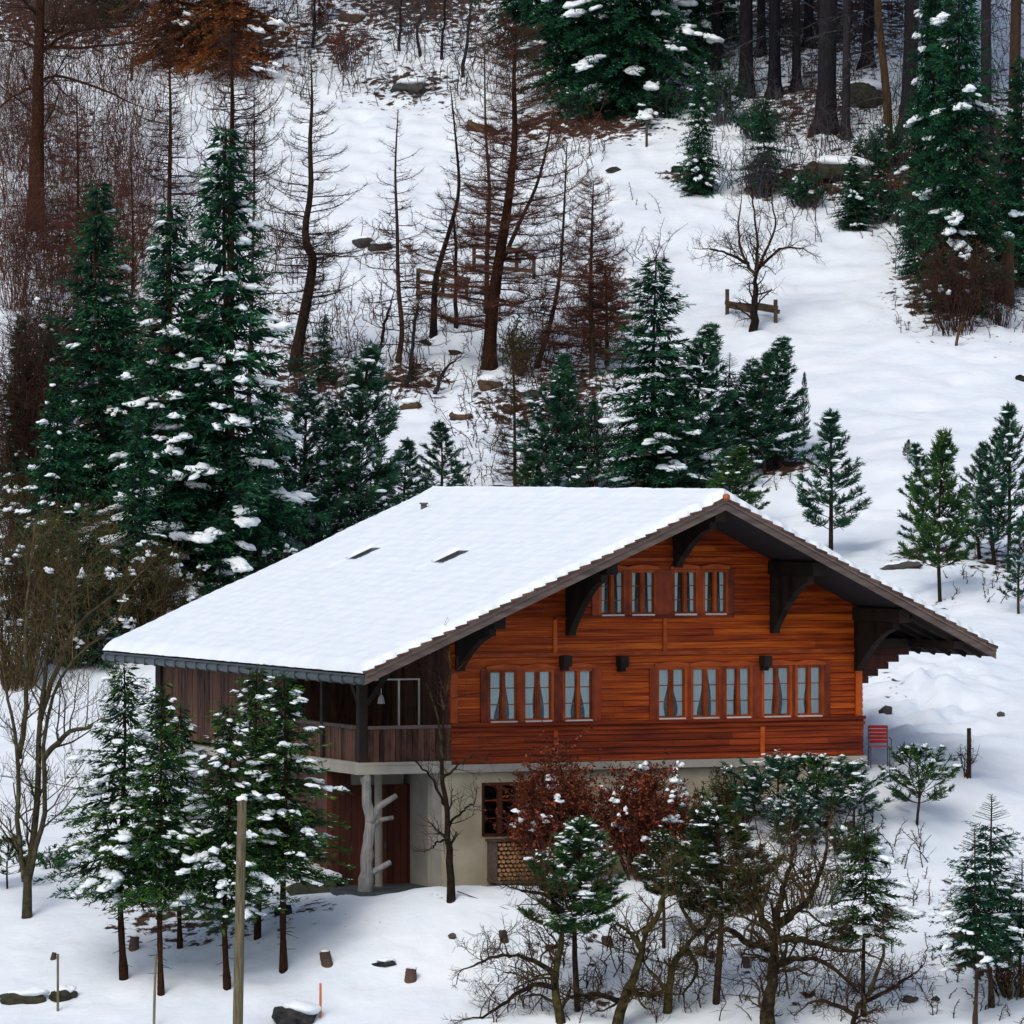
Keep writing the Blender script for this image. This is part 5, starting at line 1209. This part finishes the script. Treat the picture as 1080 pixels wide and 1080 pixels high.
# fine brushwood nobody could count, scattered over the wooded slope
bw = {k: G() for k in ('twig', 'twig_red', 'twig_grey')}
def scatter(k, x0, x1, y0, y1, n, h0, h1, seed):
    st = np.random.RandomState(seed)
    for i in range(n):
        px, py = st.uniform(x0, x1), st.uniform(y0, y1)
        X, Y = hit(px, py, 150, 290) if py < 700 else hit(px, py); z = gz(X, Y); H = st.uniform(h0, h1); m = 6; s = np.linspace(0, 1, m)
        ln = st.normal(0, .35, 2); path = np.array([X, Y, z-.1])+np.stack([ln[0]*H*s**1.6, ln[1]*H*s**1.6, H*s], 1); path[1:] += st.normal(0, .04*H, (m-1, 3)); rs = .019-.011*s
        bw[k].sticks(path[:-1], path[1:], rs[:-1], rs[1:])
        t = 10; f = st.uniform(.2, 1, t); pp = np.stack([np.interp(f, s, path[:, j]) for j in range(3)], 1); d = st.normal(0, 1, (t, 3)); d[:, 2] = np.abs(d[:, 2])*.5; d /= np.linalg.norm(d, axis=1)[:, None]
        e = pp+d*(H*st.uniform(.1, .4, t))[:, None]*(1.2-f)[:, None]; bw[k].sticks(pp, e, .007, .004)
        e2 = e+st.normal(0, .12*H, (t, 3))*.6; bw[k].sticks(pp+(e-pp)*.5, e2, .005, .003)
scatter('twig_red', -20, 150, 40, 340, 620, .9, 3.4, 1); scatter('twig_red', 140, 300, 60, 340, 220, .6, 2.2, 2)
scatter('twig', -20, 340, -60, 70, 420, 1.0, 3.6, 31); scatter('twig_grey', 560, 800, -60, 130, 200, .8, 2.8, 32); scatter('twig', 780, 1080, 120, 260, 160, .6, 1.8, 33)
scatter('twig', -20, 150, 60, 340, 260, .9, 3.0, 21); scatter('twig', 180, 330, 60, 330, 120, .6, 2.0, 22)
scatter('twig', 300, 620, 330, 440, 240, .4, 1.5, 3); scatter('twig', -20, 250, 330, 640, 360, .7, 2.4, 4)
scatter('twig_grey', 300, 600, -40, 110, 420, .8, 3.0, 5); scatter('twig_grey', 740, 1080, -60, 210, 620, .8, 2.6, 6); scatter('twig', 820, 1080, 20, 240, 260, .8, 2.2, 23)
scatter('twig', 560, 700, 110, 250, 35, .3, .9, 7); scatter('twig', 700, 860, 440, 520, 90, .4, 1.0, 8); scatter('twig', 480, 700, 440, 540, 180, .4, 1.3, 9)
scatter('twig', 250, 420, 250, 420, 160, .4, 1.4, 10); scatter('twig', 560, 700, 260, 420, 150, .5, 1.8, 11); scatter('twig', 940, 1080, 250, 360, 90, .4, 1.3, 12)
scatter('twig', 420, 600, 230, 340, 90, .4, 1.2, 13); scatter('twig', 880, 1080, 1000, 1080, 60, .2, .6, 14); scatter('twig', 1000, 1080, 560, 640, 40, .2, .6, 15)
scatter('twig', 730, 980, 860, 960, 110, .3, 1.0, 16); scatter('twig', 500, 900, 1000, 1080, 110, .4, 1.1, 17); scatter('twig_red', 480, 640, 60, 200, 120, .6, 2.0, 24)
for k, nm in (('twig', 'brown'), ('twig_red', 'reddish'), ('twig_grey', 'grey')):
    bw[k].obj('brushwood', M[k], label=nm+' fine brushwood and seedlings standing over the snowy slope', cat='brushwood', kind='stuff')

# ------------------------------------------------------------------ fences, stakes, pole, wire
def rails(name, label, posts_, rails_, by=None, cat='fence'):
    X, Y = hit(*by); z = gz(X, Y); root = empty(name, (X, Y, z), 0, label, cat)
    W = lambda p, dy: np.array(((p[0]-540)/F*(Y+dy)-X, dy, ZC+(HY-p[1])/F*(Y+dy)-z))
    for (a, b, dy) in posts_:
        g = G(); g.beam(W(a, dy), W(b, dy), .14, .14, up=(0, 1, 0)); g.obj('post', M['wood_fence'], root)
    for (a, b, d0, d1) in rails_:
        g = G(); g.beam(W(a, d0), W(b, d1), .07, .15); g.obj('rail', M['wood_fence'], root)
rails('tree_guard', 'triangular rail guard round the meadow fruit tree', [((767, 305), (767, 340), .9), ((818, 316), (818, 346), -.5), ((796, 306), (796, 350), -1.2)], [((765, 319), (822, 329), .9, -.5), ((766, 322), (797, 329), .95, -1.15), ((797, 321), (820, 325), -1.15, -.45)], (795, 340))
rails('rail_fence', 'short wooden rail frame standing before the forked slim larch', [((441, 283), (441, 315), 0), ((492, 292), (492, 326), .0), ((467, 286), (467, 312), .3)], [((439, 285), (496, 295), -.08, -.08), ((439, 297), (494, 304), -.08, -.08), ((440, 308), (494, 314), -.08, -.08)], (468, 320))
rails('rail_fence', 'wooden rail frame behind the stout larch, higher of the two', [((500, 258), (500, 285), .6), ((545, 262), (545, 292), .6), ((563, 270), (563, 300), 0.0)], [((495, 260), (550, 264), .5, .5), ((548, 262), (564, 275), .5, 0), ((498, 270), (550, 276), .5, .5), ((500, 280), (562, 286), .5, 0)], (530, 292))
def stake(name, px, by, tp, r, m, label, cat, Y=None, lean=0, cap=False):
    if Y is None: X, Y = hit(px, by)
    else: X = (px-540)/F*Y
    z = gz(X, Y); H = ZC+(HY-tp)/F*Y-z
    g = G(); g.tube([(0, 0, -.4), (lean*.5, 0, H*.5), (lean, 0, H)], [r*1.12, r*1.05, r], 10)
    o = g.obj(name, M[m], smooth=False, label=label, cat=cat); o.location = (X, Y, z)
    if cap:
        s = G(); s.blobs([(lean, 0, H)], (r*1.1, r*1.1, r*.9), lump=.2); s.obj('snow_cap', M['snow_tree'], o, smooth=True)
stake('utility_pole', 250, 0, 843, .11, 'wood_pole', 'weathered round wooden pole before the front left spruces', 'pole', Y=133, lean=.12, cap=True)
stake('marker_stake', 61, 1066, 1006, .028, 'wood_pole', 'thin stake beside the flat rocks at lower left', 'stake')
stake('marker_stake', 162, 0, 1008, .03, 'wood_pole', 'long thin stake between the two leftmost front spruces', 'stake', Y=134.5, lean=.05)
stake('marker_stake', 338, 0, 1037, .028, 'orange_stake', 'thin orange stake behind the boulder at the bottom', 'stake', Y=134.8)
stake('wooden_post', 139, 87, 60, .06, 'wood_fence', 'short post in the snow below the rusty conifers', 'post')
stake('wooden_post', 682, 158, 128, .05, 'wood_fence', 'small post in the snow under the huge top spruce', 'post')
stake('wooden_post', 1006, 364, 340, .05, 'bark_tan', 'short leaning stick below the brown thicket', 'post', lean=.3)
stake('wooden_post', 1022, 818, 768, .055, 'bark_tan', 'cut grey stake among shoots on the right meadow', 'post')
stake('wooden_post', 128, 330, 310, .05, 'wood_fence', 'short stub in the snow', 'post') if False else None
stake('tree_stump', 1063, 320, 250, .22, 'bark', 'broken snow capped stump at the right edge beside the thicket', 'stump', cap=True)
# wires
def wire(P, label, r=.014):
    P = np.array([((p[0]-540)/F*p[2], p[2], ZC+(HY-p[1])/F*p[2]) for p in P]); g = G(); g.tube(smooth_path(P, 24), r, 5); g.obj('wire', M['metal'], label=label, cat='wire')
wire([(482, 940, 139.9), (560, 968, 139), (680, 1010, 137.5), (800, 1040, 136)], 'thin cable running down over the snow from the porch sapling')
wire([(-10, 817, 158), (40, 824, 155), (90, 833, 150), (160, 845, 141)], 'thin overhead wire at the left edge behind the bare stems')

# ------------------------------------------------------------------ rocks and logs
ROCKV = None
def rock(px, py, w, h, label, m='rock', seed=0, snow=0, depth=.8, name='rock', cat='rock', sink=.35, lump=.7):
    """one weathered stone: a finely divided ball pushed about by noise and cut by flat facets"""
    global ROCKV
    if ROCKV is None:
        import bmesh
        bm = bmesh.new(); bmesh.ops.create_icosphere(bm, subdivisions=4, radius=1)
        ROCKV = (np.array([v.co[:] for v in bm.verts]), np.array([[v.index for v in f.verts] for f in bm.faces])); bm.free()
    X, Y = hit(px, py); z = gz(X, Y); sc = Y/F; st = np.random.RandomState(seed+500); V = ROCKV[0].copy()
    for k in range(9):
        nrm = st.normal(0, 1, 3); nrm /= np.linalg.norm(nrm); dcut = st.uniform(.62, .88); q = V@nrm; V = V-np.outer(np.maximum(q-dcut, 0)*.9, nrm)
    o = st.rand(3)*40; k = V*1.3
    dsp = 1+lump*.62*fbm(k[:, 0]+o[0]+k[:, 2]*.6, k[:, 1]+o[1]-k[:, 2]*.5, 5, seed+90)*1.2
    el = max(1.0, w/max(h, 1)/2)
    V = V*dsp[:, None]
    if el > 1.3: V[:, 2] += .35*vnoise(V[:, 0]*el*1.2+o[2], V[:, 0]*0, seed+7)
    V = V*np.array([w*sc*.56, h*sc*depth*.9, h*sc*.62])+np.array([0, 0, h*sc*(.5-sink)])
    g = G(); g.add(V, T=ROCKV[1]); o_ = g.obj(name, M[m], smooth=True, label=label, cat=cat); o_.location = (X, Y, z); o_.rotation_euler = (0, st.uniform(-.12, .12), st.uniform(-.25, .25))
    if snow or (w > 20 and name == 'rock'):
        up = V[:, 2]-(h*sc*(.62-sink)); V2 = ROCKV[0]*np.array([w*sc*.47, h*sc*.72, h*sc*.30])+np.array([w*sc*.05, h*sc*.15, h*sc*(.93-sink)])
        V2[:, 2] += .06*vnoise(ROCKV[0][:, 0]*3, ROCKV[0][:, 1]*3, seed); sg_ = G(); sg_.add(V2, T=ROCKV[1]); sg_.obj('snow_cap', M['snow_tree'], o_, smooth=True)
def stump(px, py, w, h, label, seed):
    """end of a sawn log standing out of the snow"""
    X, Y = hit(px, py); z = gz(X, Y); sc = Y/F; st = np.random.RandomState(seed+900); r = w*sc*.38; H = h*sc*.68
    V = []; n = 16; g = G(); zs = np.linspace(-.3, 1, 9); lean = st.uniform(-.25, .25)
    P = np.stack([lean*zs*H, 0*zs, zs*H], 1); g.tube(P, r*(1.12-.12*zs)*(1+.03*st.normal(size=9)), n)
    o = g.obj('log_stump', M['stump'], label=label, cat='stump'); o.location = (X, Y, z)
    c = G(); c.tube([(lean*H, 0, H+.002), (lean*H*1.01, 0, H+.012)], [r*.9, r*.88], n); c.obj('sawn_top', M['stump'], o)
    k = G(); k.blobs([(lean*H+.02, .02, H+.01)], (r*.8, r*.7, r*.35), lump=.5); k.obj('snow_cap', M['snow_tree'], o, smooth=True)
rock(335, 940, 48, 26, 'mossy boulder with a snow cap beside the forked trunk post', 'rock_moss', 1, snow=1, depth=1.2)
rock(315, 1077, 46, 26, 'dark boulder at the bottom edge before the orange stake', 'rock', 2, depth=1.2)
rock(28, 1056, 48, 16, 'long flat rocks at lower left, left of the thin stake', 'rock_moss', 3)
rock(68, 1052, 26, 15, 'small angular rock right of the thin stake', 'rock_moss', 4)
stump(345, 1018, 15, 19, 'brown stump end in the snow right of the front spruces', 5)
stump(433, 1034, 15, 17, 'tilted brown stump end below the porch', 6)
stump(532, 993, 11, 17, 'small upright stump below the firewood rack', 7)
rock(406, 1018, 22, 8, 'flat dark stone left of the tilted stump', 'rock', 8)
rock(477, 989, 9, 6, 'pebble sized dark stone below the porch sapling', 'rock', 9)
stump(641, 995, 14, 13, 'brown stump end between the front fruit trees', 10)
stump(788, 1018, 10, 16, 'short upright stump left of the biggest fruit tree', 11)
stump(141, 1000, 13, 18, 'dark stump between the two leftmost front trunks', 12)
rock(958, 1054, 17, 9, 'oval dark stone at the lower right', 'rock', 13)
rock(987, 1053, 9, 6, 'smaller oval stone right of the other at lower right', 'rock', 14)
stump(56, 1010, 7, 10, 'little dark knob above the thin stake', 15)
rock(934, 755, 13, 9, 'dark stone in the snow right of the gable end', 'rock', 16)
rock(1056, 753, 8, 6, 'small dark stone far right of the gable end', 'rock', 17)
rock(648, 181, 20, 7, 'dark stone on the upper meadow left of centre', 'rock', 18)
rock(715, 182, 14, 8, 'mossy stone below the small top spruce', 'rock_moss', 19)
rock(737, 200, 34, 24, 'brown boulder at the foot of the small top spruce', 'rock_brown', 20)
rock(912, 108, 46, 28, 'large dark boulder among the trunks of the top right wood', 'rock_moss', 21, depth=1.2)
rock(972, 125, 40, 32, 'large dark boulder right of the slender tan trunk', 'rock', 22, depth=1.2)
rock(885, 188, 70, 26, 'dark earth bank edge below the top right wood', 'rock_moss', 23, cat='bank')
rock(432, 95, 34, 16, 'cluster of dark stones at the top of the clearing', 'rock', 24, snow=1)
rock(372, 22, 28, 14, 'brown flat rock at the top edge left of centre', 'rock_brown', 25)
rock(407, 400, 14, 14, 'pale brown rock below the thin straight larch', 'rock_brown', 26)
rock(432, 432, 22, 12, 'brown rock pair in the snow above the spiky pine', 'rock_brown', 27)
rock(484, 438, 26, 10, 'brown elongated rock right of the rock pair', 'rock_brown', 28)
rock(515, 410, 26, 16, 'dark rock ledge below the stout larch', 'rock_brown', 29)
rock(505, 138, 30, 14, 'reddish earth patch with a stone left of the stout larch', 'rock_brown', 30)
rock(384, 257, 20, 12, 'snowy rock outcrop in the middle of the clearing', 'rock', 31, snow=1)
rock(402, 262, 26, 11, 'dark rock right of the snowy outcrop in the clearing', 'rock', 41, snow=1)
rock(420, 97, 18, 10, 'small dark stone left of the cluster at the top of the clearing', 'rock', 42)
rock(448, 360, 14, 8, 'dark stone under the forked slim larch', 'rock', 43)
rock(480, 372, 16, 8, 'brown stone left of the stout larch foot', 'rock_brown', 44)
rock(560, 420, 18, 10, 'dark stone right of the rock ledge', 'rock', 45)
rock(950, 600, 40, 8, 'low line of dark stones below the open dark pine', 'rock', 32)
rock(985, 590, 30, 8, 'dark stones at the foot of the bright green pine', 'rock', 33)
rock(1076, 400, 10, 8, 'dark stone at the right edge below the thicket', 'rock', 34)
rock(527, 520, 36, 8, 'flat dark stones just above the ridge', 'rock', 35)
rock(870, 1000, 0.1, .1, 'x', 'rock') if False else None
rock(300, 965, 18, 12, 'dark stone at the foot of the rightmost front spruce', 'rock', 37)
rock(1028, 1012, 14, 10, 'dark blue grey stone right of the front spruce pair foot', 'rock', 38)
rock(722, 1003, 12, 8, 'dark stone near the thin fruit tree', 'rock', 39)

# ------------------------------------------------------------------ light
w = bpy.data.worlds.new('World'); scene.world = w; w.use_nodes = True; nt = w.node_tree
bg = nt.nodes['Background']; sky_ = nt.nodes.new('ShaderNodeTexSky'); sky_.sky_type = 'NISHITA'; sky_.sun_disc = False
EL, AZ = math.radians(48), math.radians(-155)
sky_.sun_elevation = EL; sky_.sun_rotation = AZ; sky_.air_density = 1.0; sky_.dust_density = 3.5; sky_.ozone_density = 1.0
nt.links.new(sky_.outputs[0], bg.inputs[0]); bg.inputs[1].default_value = .125
sd = bpy.data.lights.new('sun', 'SUN'); sd.energy = .95; sd.angle = math.radians(26); sd.color = (1, .95, .88)
so = bpy.data.objects.new('sun', sd); col.objects.link(so)
# direction to the sun: azimuth measured from +Y towards +X as the sky does
from mathutils import Vector
dirv = Vector((math.sin(AZ)*math.cos(EL), math.cos(AZ)*math.cos(EL), math.sin(EL)))
so.rotation_euler = dirv.to_track_quat('Z', 'Y').to_euler(); so.location = (0, 100, 60)
vs = scene.view_settings; vs.view_transform = 'Standard'; vs.look = 'None'; vs.exposure = .16; vs.gamma = 1
scene.render.engine = 'CYCLES'
scene.cycles.max_bounces = 4; scene.cycles.diffuse_bounces = 3; scene.cycles.glossy_bounces = 2; scene.cycles.transparent_max_bounces = 8; scene.cycles.caustics_reflective = False; scene.cycles.caustics_refractive = False
